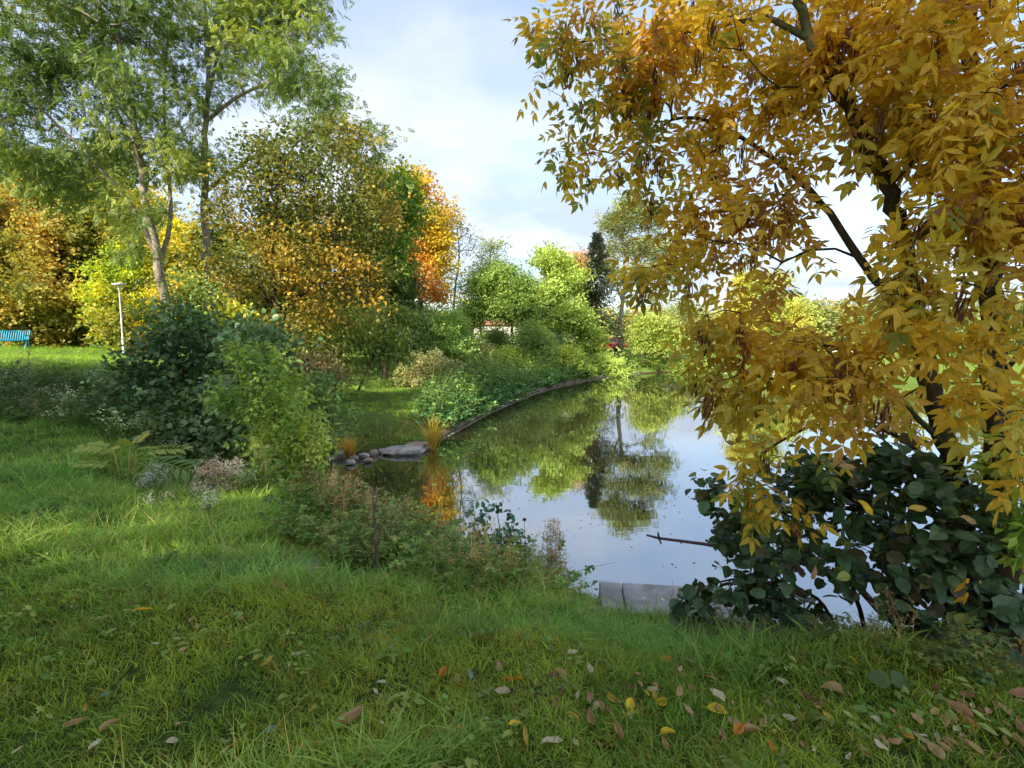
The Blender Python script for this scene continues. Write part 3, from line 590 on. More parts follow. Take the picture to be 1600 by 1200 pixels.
tree('background_tree', 'green tree filling the gap behind the two tall trunks', 'tree', [([(270, 560, 30), (268, 450, 30), (270, 360, 30)], .2, .05)],
     [(260, 400, 30, 60, 50, 2.5), (300, 470, 29, 60, 50, 2.5), (230, 500, 29, 50, 50, 2.5), (340, 400, 30, 50, 60, 2.5), (190, 330, 33, 60, 60, 2.5)],
     220, ([CL], 18, .5, .5, .8, [(.06, .09, .02), (.12, .15, .03), (.25, .22, .03), (.42, .33, .03)], 2, .2), seed=17, tip=.012, step=1, minz=1)
tree('background_tree', 'dull olive tree behind the maple crown', 'tree', [([(480, 560, 28), (470, 450, 28), (480, 340, 28)], .2, .05)],
     [(440, 470, 27, 70, 60, 2.5), (530, 480, 27, 70, 50, 2.5), (600, 430, 29, 40, 70, 2), (480, 380, 28, 80, 60, 2.5), (590, 350, 29, 35, 50, 2)],
     220, ([CL], 18, .5, .5, .8, [(.05, .08, .02), (.10, .12, .03), (.15, .16, .03)], 2, .2), seed=18, tip=.012, step=1, minz=1)
# shrubs of the middle ground, left side
tree('hazel_bush', 'large dark green round-leaved bush in front of the lawn', 'bush',
     [([(330, 720, 9.6), (300, 620, 10), (270, 530, 10.6)], .035, .012), ([(350, 725, 9.4), (370, 620, 9.6), (400, 540, 10)], .03, .01), ([(300, 720, 9.8), (240, 640, 10.6), (190, 590, 11)], .03, .01)],
     [(260, 565, 10.8, 75, 55, 1), (335, 540, 10.3, 75, 60, 1), (300, 625, 9.8, 85, 60, 1), (205, 605, 11, 65, 42, .9), (410, 560, 9.8, 55, 60, .9), (375, 645, 9.2, 55, 60, .8), (290, 690, 9.2, 55, 30, .6), (280, 500, 10.8, 40, 35, .7)],
     330, ([SL, RL], 24, .17, .085, .14, [(.026, .06, .026), (.05, .10, .038), (.085, .145, .055), (.15, .21, .10)], .8, .1), mats=('darkbark', 'glossleaf'), seed=21, tip=.004, step=.3, shell=.38)
tree('slender_shrub', 'light green upright shrub shoots rising above the dark bush', 'shrub',
     [([(300, 600, 11.2), (285, 500, 11.2), (278, 430, 11.2)], .02, .006), ([(320, 600, 11), (325, 500, 11.2), (335, 440, 11.3)], .02, .006)],
     [(282, 455, 11.2, 25, 45, .4), (330, 470, 11.1, 30, 40, .4), (300, 510, 11.2, 45, 35, .5), (365, 500, 11.2, 30, 40, .4), (240, 500, 11.8, 30, 30, .5)],
     120, ([SL], 18, .13, .08, .13, [(.06, .13, .04), (.13, .20, .05), (.26, .28, .05), (.5, .40, .03)], 1.0, .1), mats=('darkbark', 'leaf'), seed=22, tip=.004, step=.3)
tree('sapling', 'yellow-green leafy sapling standing in front of the dark bush', 'sapling',
     [([(430, 815, 7.2), (432, 700, 7.3), (425, 600, 7.4), (410, 530, 7.5)], .022, .006), ([(470, 820, 7.0), (478, 720, 7.1), (490, 640, 7.3)], .018, .005), ([(432, 760, 7.2), (400, 690, 7.3), (375, 600, 7.5)], .014, .005)],
     [(400, 560, 7.5, 38, 40, .35), (430, 620, 7.4, 50, 45, .4), (440, 690, 7.3, 55, 45, .4), (450, 750, 7.1, 50, 40, .35), (480, 680, 7.1, 26, 50, .3), (370, 620, 7.5, 30, 30, .3), (420, 790, 7.1, 45, 20, .3)],
     260, ([pinnate(1, 1, .62, .55, 2, .3, True, 5), pinnate(2, 1, .45, .55, 2, .3, True, 6)], 8, .09, .10, .17, [(.075, .145, .03), (.115, .19, .035), (.17, .245, .045), (.25, .30, .06)], .5, .35), mats=('twig', 'leaf'), seed=23, tip=.0028, step=.2, shell=.4)
tree('pale_shrub', 'pale grey-green shrub between the sapling and the grassy bank', 'shrub',
     [([(520, 720, 10.5), (515, 660, 10.5), (500, 590, 10.7)], .018, .005), ([(470, 730, 10), (480, 660, 10.2), (470, 600, 10.5)], .018, .005)],
     [(490, 600, 10.6, 35, 35, .5), (520, 650, 10.5, 40, 40, .5), (480, 660, 10.2, 40, 45, .5), (520, 690, 10.8, 22, 18, .3)],
     110, ([SL], 20, .15, .07, .12, [(.08, .15, .05), (.15, .23, .07), (.22, .29, .12)], .8, .15), mats=('twig', 'leaf'), seed=24, tip=.0035, step=.3)
tree('willow_shrub', 'large olive narrow-leaved shrub arching over the grass strip', 'shrub',
     [([(520, 615, 19), (530, 560, 19), (545, 500, 19)], .06, .02), ([(560, 610, 19.5), (590, 540, 20), (610, 500, 20)], .05, .02)],
     [(560, 520, 19.5, 60, 45, 1.4), (605, 550, 20.5, 40, 45, 1.2), (500, 530, 18.5, 50, 60, 1.4), (530, 580, 18.8, 60, 28, 1), (455, 590, 17.5, 40, 40, 1), (620, 500, 22, 30, 40, 1)],
     220, ([SLN, SL], 30, .26, .16, .26, [(.07, .11, .025), (.11, .15, .035), (.18, .22, .05)], 1.2, .4), mats=('bark', 'leaf'), seed=25, tip=.006, step=.5)
tree('understorey_bush', 'reddish-brown thin bush under the maple', 'bush', [([(470, 600, 16), (480, 560, 16), (500, 540, 16)], .04, .01)],
     [(500, 575, 16.2, 55, 28, .8), (440, 570, 15.6, 40, 40, .7)], 90, ([RH], 24, .22, .09, .15, [(.13, .10, .05), (.16, .13, .06), (.09, .12, .04)], .8, .1), seed=26, tip=.004, step=.4)
# the far bank
def ftree(label, stems, blobs, natt, cols, seed, per=20, s=(.45, .75), spread=.5, patch=2.0, name='tree', cat='tree', mats=('bark', 'leaf'), tpl=None, tip=.012, shell=.45, minz=1.5, group='trees beyond the pond', expo=.5):
    return tree(name, label, cat, stems, blobs, natt, (tpl or [CL], per, spread, s[0], s[1], cols, patch, .25), seed=seed, tip=tip, step=1.0, mats=mats, shell=shell, minz=minz, group=group, expo=expo)
ftree('orange and gold tree rising above the shrubs beyond the maple', [([(655, 570, 38), (657, 480, 38), (660, 380, 38), (650, 290, 38)], .25, .05)],
      [(645, 290, 38, 26, 30, 1.6), (695, 325, 38, 18, 26, 1.4), (655, 350, 38, 45, 30, 2.2), (668, 400, 37.5, 42, 35, 2.2), (665, 440, 37, 38, 34, 2), (625, 340, 37, 30, 50, 2), (620, 410, 37, 30, 45, 2), (680, 370, 38, 25, 30, 1.5)],
      250, [(.22, .20, .03), (.36, .28, .03), (.44, .27, .03), (.36, .19, .03), (.28, .15, .04)], 31, name='orange_tree', per=18)
ftree('green tree peering out between maple and orange tree', [([(600, 570, 27), (602, 450, 27), (604, 330, 27)], .15, .05)],
      [(600, 300, 27, 34, 32, 1.4), (622, 330, 27, 24, 34, 1.2), (600, 390, 27, 35, 50, 1.6)], 130, [(.06, .12, .02), (.12, .20, .03), (.22, .26, .04)], 32, s=(.35, .55), name='green_tree')
ftree('dark conifer-like green shrub below the orange tree', [([(632, 560, 32), (630, 500, 32), (628, 440, 32)], .1, .03)],
      [(628, 450, 32, 18, 40, 1.2), (632, 500, 32, 25, 30, 1.3)], 90, [(.04, .07, .025), (.08, .11, .04)], 33, s=(.3, .5), name='dark_shrub', cat='shrub')
ftree('slim nearly bare tree standing against the sky', [([(712, 560, 42), (708, 480, 42), (718, 400, 42), (713, 340, 42)], .14, .03)],
      [(722, 375, 42, 26, 26, 1.5), (712, 350, 42, 16, 12, 1), (705, 420, 42, 20, 30, 1.2), (738, 380, 42, 14, 20, 1), (720, 450, 42, 25, 26, 1.3)], 120, [(.16, .15, .07), (.2, .2, .1)], 34, per=2, s=(.25, .4), name='bare_tree', mats=('palebark', 'leaf'), tip=.016, expo=.42)
ftree('wispy pale tree with gaps showing sky', [([(752, 560, 46), (750, 480, 46), (764, 420, 46), (768, 380, 46)], .16, .03)],
      [(766, 388, 46, 24, 18, 1.5), (750, 430, 46, 30, 28, 1.8), (780, 420, 46, 22, 22, 1.4), (735, 470, 46, 30, 24, 1.8)], 150, [(.14, .17, .08), (.20, .24, .11)], 35, per=6, s=(.3, .5), name='wispy_tree', mats=('palebark', 'leaf'), tip=.013)
ftree('rounded bright green tree over the white house', [([(800, 570, 41), (800, 500, 41), (802, 430, 41)], .16, .04)],
      [(786, 424, 41, 24, 15, 1.6), (764, 450, 41, 28, 20, 1.8), (806, 450, 41, 26, 20, 1.8), (780, 480, 41, 42, 17, 2), (745, 492, 41, 24, 24, 1.6), (826, 490, 40.5, 24, 26, 1.5)], 200, [(.08, .14, .035), (.13, .20, .05), (.19, .26, .07)], 36, s=(.4, .65), name='round_tree', tip=.01)
ftree('tallest yellow-green tree with rust-coloured top twigs beside the spruce', [([(875, 575, 42), (872, 500, 42), (870, 410, 42)], .2, .04)],
      [(866, 414, 42, 22, 16, 1.6), (884, 440, 42, 26, 22, 1.8), (850, 462, 41.5, 30, 20, 2), (885, 495, 41, 38, 26, 2), (854, 515, 40.5, 26, 24, 1.8), (920, 528, 41.5, 20, 20, 1.4), (858, 400, 42, 12, 8, .8), (838, 480, 41.5, 22, 16, 1.4)], 280, [(.13, .19, .04), (.19, .26, .06), (.27, .32, .07)], 37, s=(.4, .7), name='yellow_green_tree', tip=.01)
ftree('rusty brown thin tree just before the spruce', [([(906, 570, 45), (905, 480, 45), (903, 400, 45)], .12, .03)],
      [(905, 425, 45, 16, 34, 1.3), (912, 470, 45, 16, 34, 1.3)], 90, [(.24, .13, .05), (.30, .20, .07), (.17, .17, .05)], 38, s=(.3, .5), name='rusty_tree')
ftree('tall sparse poplar with pink-grey trunk beyond the pond', [([(969, 575, 48), (969, 500, 48), (978, 430, 48), (972, 370, 48), (985, 320, 48)], .27, .05), ([(975, 440, 48), (1005, 380, 48), (1020, 340, 48)], .15, .04), ([(972, 470, 48), (945, 400, 48), (935, 350, 48)], .13, .04)],
      [(962, 345, 48, 26, 20, 2.2), (1002, 338, 48, 34, 22, 2.4), (1030, 385, 48, 24, 26, 2), (990, 385, 48, 26, 20, 2), (955, 388, 48, 12, 20, 1.2), (1042, 425, 48, 20, 16, 1.6), (985, 315, 48, 22, 10, 1.4), (1000, 425, 48, 22, 12, 1.5), (968, 440, 48, 14, 18, 1.3), (1022, 462, 48, 18, 14, 1.4), (945, 420, 48, 12, 14, 1.2)], 470, [(.10, .12, .04), (.15, .18, .06), (.22, .24, .08)], 39, per=7, s=(.38, .6), name='poplar_tree', mats=('palebark', 'leaf'), tip=.02)
ftree('small lemon-green tree standing alone at the waterside', [([(1004, 585, 45), (1006, 550, 45), (1022, 500, 45)], .14, .04)],
      [(1022, 505, 45, 28, 20, 1.6), (1035, 530, 45, 28, 22, 1.6), (1005, 530, 45, 22, 22, 1.4)], 130, [(.17, .23, .05), (.26, .30, .07), (.12, .17, .05)], 40, s=(.35, .55), name='lemon_green_tree')
ftree('yellow-green tree glimpsed behind the near foliage', [([(1180, 580, 49), (1185, 500, 49), (1190, 430, 49)], .2, .05)],
      [(1190, 450, 49, 45, 30, 2.4), (1170, 500, 49, 50, 32, 2.5), (1230, 500, 49, 40, 34, 2.2)], 190, [(.14, .18, .05), (.24, .28, .06), (.34, .32, .06)], 41, name='park_tree', s=(.45, .7))
ftree('bright yellow bush on the far bank seen through the branches', [([(1270, 590, 44), (1270, 570, 44), (1272, 560, 44)], .06, .02)],
      [(1270, 568, 44, 26, 18, 1.2)], 60, [(.60, .50, .02), (.5, .5, .03)], 42, name='yellow_bush', cat='bush', s=(.35, .5), minz=.1)
for q, (px, top, d) in enumerate([(1400, 500, 50), (1520, 470, 46), (1680, 430, 40), (1860, 400, 34), (1090, 520, 56)]):
    lab = ['grey-green tree far behind the leaning trunks', 'olive tree far off between the two dark trunks', 'tall dull green tree at the end of the pond', 'broad tree beyond the far corner of the pond', 'distant low green tree behind the waterside lawn'][q]
    ftree(lab, [([(px, 585, d), (px+4, 540, d), (px, top, d)], .2, .05)], [(px, top+25, d, 50, 26, 2.5), (px-15, top+60, d, 60, 32, 2.8), (px+25, top+50, d, 45, 40, 2.5)], 130, [(.07, .11, .04), (.13, .17, .06), (.2, .22, .06)], 60+q, name='park_tree')
SHR = [(640, 530, 30, 38, 52, 1.6, 'leafy grey-green shrub left of the pale bank shrubs', [(.10, .16, .05), (.18, .25, .08)]),
       (695, 525, 31, 45, 50, 1.8, 'broad fresh green shrub under the slim bare tree', [(.14, .22, .06), (.22, .31, .08)]),
       (733, 552, 33, 26, 26, 1.4, 'shrub with tawny and green leaves beside the white house', [(.14, .20, .06), (.24, .24, .10)]),
       (832, 538, 37, 30, 32, 1.6, 'leafy shrub screening half of the white house', [(.12, .19, .05), (.20, .26, .08)]),
       (772, 530, 45, 20, 22, 1.4, 'small pale shrub against the left end of the white house', [(.14, .20, .07), (.22, .27, .10)]),
       (790, 562, 36, 45, 18, 1.6, 'low sunlit shrub in front of the house', [(.20, .27, .05), (.30, .35, .06)]),
       (880, 566, 38, 45, 26, 1.8, 'low yellow-green shrub at the foot of the tallest tree', [(.18, .25, .05), (.28, .33, .06)]),
       (945, 573, 41, 38, 20, 1.6, 'low shrub in front of the spruce', [(.17, .25, .06), (.26, .33, .08)]),
       (1085, 575, 46, 34, 12, 1.3, 'low green shrub by the waterside railing', [(.12, .18, .04), (.22, .28, .05)]),
       (850, 535, 40, 30, 24, 1.6, 'blue-green shrub beneath the yellow-green tree', [(.07, .14, .07), (.13, .22, .09)]),
       (670, 580, 26, 38, 22, 1.2, 'low tawny weeds and shrub at the grassy path end', [(.14, .18, .06), (.22, .21, .10)])]
for q, (px, py, d, rx_, ry_, rd, lab, cols) in enumerate(SHR):
    ftree(lab, [([(px, py+ry_+2, d), (px, py+ry_*.5, d), (px+2, py-ry_*.3, d)], .05, .02)], [(px, py, d, rx_, ry_, rd), (px-rx_*.5, py+ry_*.5, d-.4, rx_*.6, ry_*.5, rd*.8), (px+rx_*.5, py+ry_*.45, d-.3, rx_*.6, ry_*.5, rd*.8)], 120, cols, 80+q, name='shrub', cat='shrub', s=(.28, .5), spread=.35, minz=.05, group='shrubs on the far bank', patch=1.2, per=18, tip=.006)
# spruce
def spruce(label, px, d, top, base_y, w, seed):
    b = W(px, base_y, d); b[2] = onground(b[0], b[1])[2]; T = W(px, top, d); H = T[2]-b[2]; root = empty('spruce_tree', b); tag(root, label, 'tree', 'trees beyond the pond'); r = np.random.default_rng(seed)
    g = Geo(); tube(g, [b-[0, 0, .1], b+[0, 0, H*.5], b+[0, 0, H]], [.2, .11, .015], 8); gg = Geo()
    for k in range(420):
        f = r.uniform()**.8; z = H*(.08+.92*f); ln = w*(1-f)**.8*r.uniform(.7, 1.1)+.15; a = r.uniform(0, 6.28); q = np.linspace(0, 1, 5)
        P = b+np.stack([ln*q*math.cos(a), ln*q*math.sin(a), z-.35*ln*np.sin(q*2.2)+0*q], -1)
        if k % 3 == 0: tube(g, P, [.02, .015, .012, .008, .004], 3)
        n = 26; s = r.uniform(.1, 1, n); p = np.stack([np.interp(s, q, P[:, m]) for m in range(3)], -1)+r.normal(size=(n, 3))*.05
        D = np.array([math.cos(a), math.sin(a), -.2])+r.normal(size=(n, 3))*.6+np.array([0, 0, -.5]); C = np.array((.035, .055, .022))*np.exp(r.normal(size=(n, 1))*.3)*(1+.9*(r.uniform(size=(n, 1)) < .12)*np.array([1.6, .9, .6]))
        place(gg, rhomb(.22), p, D, r.normal(size=(n, 3))+[0, 0, 1.0], r.uniform(.18, .36, n), C)
    g.build('trunk', M['bark'], root, True); gg.build('crown', M['leaf'], root)
spruce('dark pointed spruce between yellow-green tree and poplar', 930, 44, 366, 570, 3.0, 5)
spruce('small dark conifer behind the lemon-green tree', 1000, 60, 490, 560, 1.5, 6)
# far woods: one mass closing the horizon
g = Geo(); tg = Geo(); r = np.random.default_rng(90)
for k in range(150):
    a = R(-75+150*(k+.5)/150)+r.normal()*.01; dist = r.uniform(75, 120); h = r.uniform(5.5, 9.5)*(1.25 if a < -.25 else .8); c = np.array([dist*math.sin(a), dist*math.cos(a), 0]); c[2] = ground(c[:1], c[1:2])[0]
    n = 260; v = norm(r.normal(size=(n, 3)))*r.uniform(size=(n, 1))**.4*np.array([3.4, 3, h*.5]); p = c+[0, 0, h*.5]+v; C = palette(p, [(.07, .11, .04), (.12, .16, .05), (.2, .2, .06), (.26, .19, .05)], k, 5, .2)
    place(g, CL, p, r.normal(size=(n, 3)), r.normal(size=(n, 3))+[0, 0, .8], r.uniform(.9, 1.6, n), C); tube(g, [c, c+[0, 0, h*.7]], [.25, .1], 5, (.08, .06, .04))
tag(g.build('distant_woods', M['leaf']), 'low band of woodland closing the horizon', kind='stuff')
# trees behind the viewer on the sun's side: they shade the near bank, as in the photograph
def backtree(x, y, h, w, seed, lab):
    root = empty('park_tree', onground(x, y)); tag(root, lab, 'tree', 'trees behind the viewer'); r = np.random.default_rng(seed); b = np.array(root.location); g = Geo()
    n = 150; v = norm(r.normal(size=(n, 3)))*r.uniform(size=(n, 1))**.4*np.array([w, w, h*.36]); att = b+[0, 0, h*.6]+v
    dirs, conn = branches(g, [([b-[0, 0, .1], b+[.1, 0, h*.4], b+[-.1, .2, h*.9]], .22, .05)], att, .012, 1.0, minz=2, seed=seed); g.build('trunk', M['bark'], root, True)
    k = np.repeat(np.arange(n), 16); P = att[k]+r.normal(size=(len(k), 3))*.5; gg = Geo(); place(gg, CL, P, r.normal(size=P.shape), r.normal(size=P.shape)*.5+[0, 0, 1], r.uniform(.5, .9, len(k)), palette(P, [DK, MG, YG], seed, 2)); gg.build('crown', M['leaf'], root)
for q, (x, y, h, w) in enumerate([(-8, -5.8, 14.5, 4.0), (-13.5, -2.0, 11, 3.0), (-16, 3.2, 10.5, 2.8), (-7, -11, 12, 3.2), (-19.5, 8.0, 8.5, 2.4), (-4.2, -7.5, 12.5, 3.4)]):
    backtree(x, y, h, w, 200+q, ['spreading green tree nearest behind the viewer on the sunny side', 'tall green tree shading the near lawn', 'broad tree just outside the view by the lawn', 'tallest tree far behind the viewer', 'small tree at the lawn corner outside the view', 'low tree right behind the viewer'][q])

# ================================================================== the yellow ash tree and its leaves
ash_stems = [([(1530, 940, 3.9), (1505, 800, 3.85), (1480, 690, 3.75), (1452, 585, 3.7), (1430, 470, 3.7), (1412, 390, 3.7), (1372, 260, 3.75), (1312, 150, 3.85), (1262, 60, 3.9), (1235, -60, 4.0)], .095, .028),
             ([(1575, 940, 3.7), (1562, 800, 3.65), (1558, 650, 3.6), (1552, 480, 3.6), (1540, 300, 3.65), (1520, 120, 3.7), (1500, -60, 3.8)], .105, .04),
             ([(1440, 520, 3.7), (1360, 430, 3.9), (1290, 320, 4.1), (1210, 250, 4.3), (1130, 195, 4.5), (1060, 178, 4.6), (985, 235, 4.8)], .035, .009),
             ([(1262, 60, 3.9), (1200, 25, 4.1), (1100, 45, 4.3), (1000, 65, 4.6)], .026, .008),
             ([(1480, 700, 3.75), (1370, 590, 3.5), (1230, 600, 3.7), (1130, 570, 3.9)], .022, .007),
             ([(1500, 780, 3.85), (1420, 690, 3.9), (1310, 640, 3.9), (1200, 700, 4.0), (1150, 760, 4.0)], .02, .006),
             ([(1380, 300, 3.8), (1480, 200, 3.5), (1590, 120, 3.2)], .02, .006), ([(1558, 600, 3.6), (1600, 540, 3.3), (1680, 470, 3.1)], .02, .007)]
ash_blobs = [(905, 45, 4.9, 95, 55, .35), (850, 60, 5.0, 50, 38, .2, .6), (875, 150, 4.9, 60, 40, .25, .7), (880, 235, 4.9, 55, 22, .2, .9), (920, 262, 4.8, 40, 20, .2, .8), (990, 130, 4.6, 90, 85, .4), (1010, 235, 4.5, 65, 55, .35), (1090, 60, 4.3, 110, 70, .5), (1140, 180, 4.3, 100, 85, .5), (1090, 320, 4.3, 80, 60, .35), (1020, 440, 4.2, 55, 32, .25), (1100, 400, 4.2, 70, 45, .35), (1190, 330, 4.2, 70, 60, .35), (1230, 110, 4.1, 90, 80, .5),
             (1330, 60, 3.9, 90, 70, .6), (1400, 150, 3.6, 80, 80, .6), (1450, 50, 3.5, 110, 70, .6), (1550, 90, 3.3, 90, 100, .7), (1500, 210, 3.3, 90, 70, .5), (1560, 320, 3.2, 70, 90, .5), (1470, 330, 3.3, 60, 60, .4), (1370, 210, 3.8, 50, 60, .4, .6), (1240, 220, 4.1, 55, 50, .3, .7),
             (1200, 430, 4.0, 60, 40, .3, .8), (1140, 500, 3.9, 85, 45, .35), (1200, 560, 3.7, 80, 50, .35), (1130, 590, 3.8, 55, 40, .3), (1300, 545, 3.4, 90, 42, .4), (1400, 470, 3.0, 85, 50, .4), (1500, 440, 2.9, 90, 60, .4), (1470, 530, 2.8, 90, 45, .35, 1.4), (1350, 595, 3.0, 85, 38, .35), (1560, 560, 2.9, 60, 70, .35), (1260, 630, 3.4, 60, 35, .3), (1580, 640, 2.9, 40, 50, .3),
             (1160, 690, 4.0, 50, 45, .25, .8), (1180, 760, 3.9, 45, 40, .22, .8), (1240, 800, 3.8, 30, 35, .2, .7), (1598, 740, 3.1, 18, 60, .25, .5), (1640, 300, 3.2, 60, 250, .6), (1590, 700, 3.9, 24, 60, .3, .8), (1580, 860, 4.1, 26, 50, .3, .7), (1420, 640, 4.1, 50, 30, .3, .6), (1400, -80, 3.8, 220, 90, 1.2, .8), (1150, -60, 4.4, 150, 60, .7, .8), (1350, 370, 3.9, 50, 30, .3, .4), (1290, 700, 3.5, 60, 25, .3, .7)]
base = W(1545, 945, 3.85); base = onground(base[0], base[1]); st = [([W(*p) for p in pts], a, b) for pts, a, b in ash_stems]
for s_ in (0, 1): st[s_][0][0][2] = onground(*st[s_][0][0][:2])[2]-.15
ash = empty('ash_tree', base); tag(ash, 'golden ash tree with dark leaning trunks and hanging brown seed bunches', 'tree')
att = blobpoints(ash_blobs, 720, 301, .5); r = np.random.default_rng(302)
keepo = np.ones(len(att), bool); apx, apy, ad = proj(att)
for gx, gy, grx, gry in ((1290, 432, 60, 36), (1345, 345, 26, 30), (1300, 300, 22, 22), (1245, 50, 30, 24), (1350, 150, 18, 26)): keepo &= ((apx-gx)/grx)**2+((apy-gy)/gry)**2 > 1
thin = np.random.default_rng(304).uniform(size=len(att))
keepo &= ~((apx < 1420) & (apy < 480) & (thin < .10))
for gx, gy, grx, gry, pr in ((1482, 680, 42, 95, .95), (1562, 640, 34, 130, .8), (1130, 110, 60, 60, .5), (1400, 320, 40, 60, .6), (1190, 390, 34, 40, .7), (1270, 190, 40, 30, .5), (1450, 760, 60, 60, .9)): keepo &= (((apx-gx)/grx)**2+((apy-gy)/gry)**2 > 1) | (thin > pr)
att = att[keepo]; g = Geo(); dirs, conn = branches(g, st, att, .0032, .18, .15, minz=.9, seed=303, sides=12, expo=.42); g.build('trunk', M['darkbark'], ash, True)
ASHT = [pinnate(3, 1, .36, .42, 3, .45, True, 60+k, .45) for k in range(3)]+[pinnate(2, 1, .40, .44, 3, .5, True, 70, .5)]
ASHC = [(.60, .51, .08), (.80, .60, .08), (.78, .55, .07), (.60, .36, .08), (.52, .48, .08), (.28, .36, .08), (.44, .24, .09)]
per = 6; k = np.repeat(np.arange(len(att)), per); f = r.uniform(0, 1, (len(k), 1)); P = att[k]*(1-f*.75)+conn[k]*f*.75+r.normal(size=(len(k), 3))*.045
D = norm(norm(dirs[k])*.5+r.normal(size=P.shape)*.75+[0, 0, -.30]); Nn = r.normal(size=P.shape)*.5+[0, 0, 1.0]; S = r.uniform(.16, .30, len(P)); px_, py_, pd_ = proj(P+D*S[:, None]*.6)
# greener towards the outer left side and low edge, as single limbs turn later
lean_ = smooth((1120-px_)/260)*.5+smooth((py_-640)/120)*.35*(px_ < 1500); v = pn(P, .5, 305); ci = np.select([r.uniform(size=len(P)) < lean_*.7, v > .55, v > .1, v > -.35], [5, 3, 1, 2], 0); ci = np.where(r.uniform(size=len(P)) < .14, r.integers(0, 7, len(P)), ci)
seen = (px_ > 20) & (px_ < 1600) & (py_ > 0) & (py_ < 1200) & (pd_ > 1)
o_ = np.argsort(-np.where(seen, S/np.maximum(pd_, .5), 0)); big = o_[:300]; rest = o_[300:]
ti_ = r.integers(0, 4, len(P)); cache = {}
def leafmesh(kind, tpl, cidx, cols, mt, key):
    if (kind, key, cidx) not in cache:
        g = Geo(); V, F = tpl; c = np.array(cols[cidx]); rr = np.random.default_rng(cidx*7+key); cc = c*np.exp(rr.normal(size=(len(V), 1))*.10); g.add(V, F, np.clip(cc, 0, 1)); cache[(kind, key, cidx)] = g.mesh(kind, mt)
    return cache[(kind, key, cidx)]
from mathutils import Matrix
def leafobj(name, me, parent, p, d, n, s):
    d = norm(d); n = norm(n-d*(n@d)); y_ = np.cross(n, d); mt = Matrix([[d[0], y_[0], n[0]], [d[1], y_[1], n[1]], [d[2], y_[2], n[2]]])
    o = bpy.data.objects.new(name, me); sc.collection.objects.link(o)
    if parent is not None: o.parent = parent; p = p-np.array(parent.location)
    o.location = p; o.rotation_euler = mt.to_euler(); o.scale = (s, s, s); return o
for q in big: leafobj('leaf', leafmesh('ash_leaf', ASHT[ti_[q]], int(ci[q]), ASHC, M['ashleaf'], int(ti_[q])), ash, P[q], D[q], Nn[q], float(S[q]))
gg = Geo(); cols = np.array(ASHC)
for t_ in range(4):
    m_ = rest[ti_[rest] == t_]; place(gg, ASHT[t_], P[m_], D[m_], Nn[m_], S[m_], cols[ci[m_]]*np.exp(r.normal(size=(len(m_), 1))*.16))
tag(gg.build('foliage', M['ashleaf'], ash), kind='stuff')
# seed bunches
keyt = []
for q in range(26):
    a = q*2.4; rr_ = .05+.26*((q*37 % 26)/26); keyt.append((leaflet(.42, .20, .02, .05, n=2)[0]@np.array([[0, 0, -1], [0, 1, 0], [1, 0, 0]])@np.array([[math.cos(a), math.sin(a), 0], [-math.sin(a), math.cos(a), 0], [0, 0, 1]])+np.array([rr_*math.cos(a), rr_*math.sin(a), -.75*((q*17 % 26)/26)]), leaflet(.4, .2, n=2)[1]))
keyT = merge(keyt); sel = np.random.default_rng(6).choice(len(att), min(len(att), 230), replace=False); SC = [(.16, .07, .04), (.25, .12, .07), (.12, .055, .04)]
sel = [s for s in sel if 0 < proj(conn[s])[0] < 1600][:190]
for q in sel:
    me = leafmesh('seed_bunch', keyT, int(r.integers(0, 3)), SC, M['dryleaf'], 0); o = put('seed_bunch', me, ash, att[q]*.6+conn[q]*.4-np.array(ash.location)+[0, -.05, -.05], (r.normal()*.15, r.normal()*.15, r.uniform(0, 6)), float(r.uniform(.12, .22)))
# lower green sapling against the frame edge
tree('green_sapling', 'green-leaved sapling growing against the rear dark trunk', 'sapling', [([(1600, 1000, 3.5), (1605, 850, 3.45), (1590, 720, 3.4), (1580, 660, 3.4)], .014, .005)],
     [(1590, 720, 3.4, 30, 50, .2), (1600, 820, 3.4, 35, 50, .22), (1570, 780, 3.5, 25, 30, .15)], 50, ([pinnate(1, 1, .55, .5, 2, .3, True, 8)], 4, .05, .12, .20, [(.13, .22, .03), (.24, .28, .04), (.42, .34, .03)], .3, .2), mats=('twig', 'leaf'), seed=310, tip=.0022, step=.12)

# ================================================================== the dark bush below the ash
hb = [(1180, 850, 4.4, 70, 45, .3), (1250, 800, 4.1, 70, 55, .35), (1330, 770, 3.9, 80, 50, .4), (1430, 760, 3.6, 90, 50, .4), (1180, 930, 4.2, 80, 32, .3), (1290, 870, 3.9, 100, 40, .35), (1400, 850, 3.6, 90, 60, .4), (1480, 900, 3.5, 70, 70, .35), (1110, 770, 4.6, 30, 40, .2, .8), (1150, 820, 4.5, 40, 40, .2), (1080, 935, 4.3, 36, 20, .18, 1.1), (1270, 740, 4.1, 50, 28, .3), (1400, 705, 3.7, 50, 20, .25), (1500, 800, 3.5, 60, 60, .3), (1440, 960, 3.5, 90, 35, .3), (1560, 960, 3.4, 70, 60, .3), (1240, 960, 4.0, 50, 22, .25, .8), (1080, 740, 4.7, 22, 14, .1, .6)]
bb = W(1380, 1000, 3.85); bb = onground(bb[0], bb[1]); bush = empty('hazel_bush', bb); tag(bush, 'dark blue-green broad-leaved bush at the water below the yellow tree', 'bush')
st = [([bb+[0, 0, -.1], W(1330, 900, 4.0), W(1250, 810, 4.2), W(1150, 780, 4.5)], .022, .006), ([bb+[.1, 0, -.1], W(1400, 880, 3.7), W(1420, 760, 3.6)], .024, .008), ([bb+[-.1, .05, -.1], W(1280, 930, 4.1), W(1150, 900, 4.3), W(1070, 930, 4.4)], .018, .005), ([bb+[.15, -.05, -.1], W(1470, 930, 3.6), W(1510, 820, 3.5)], .02, .006)]
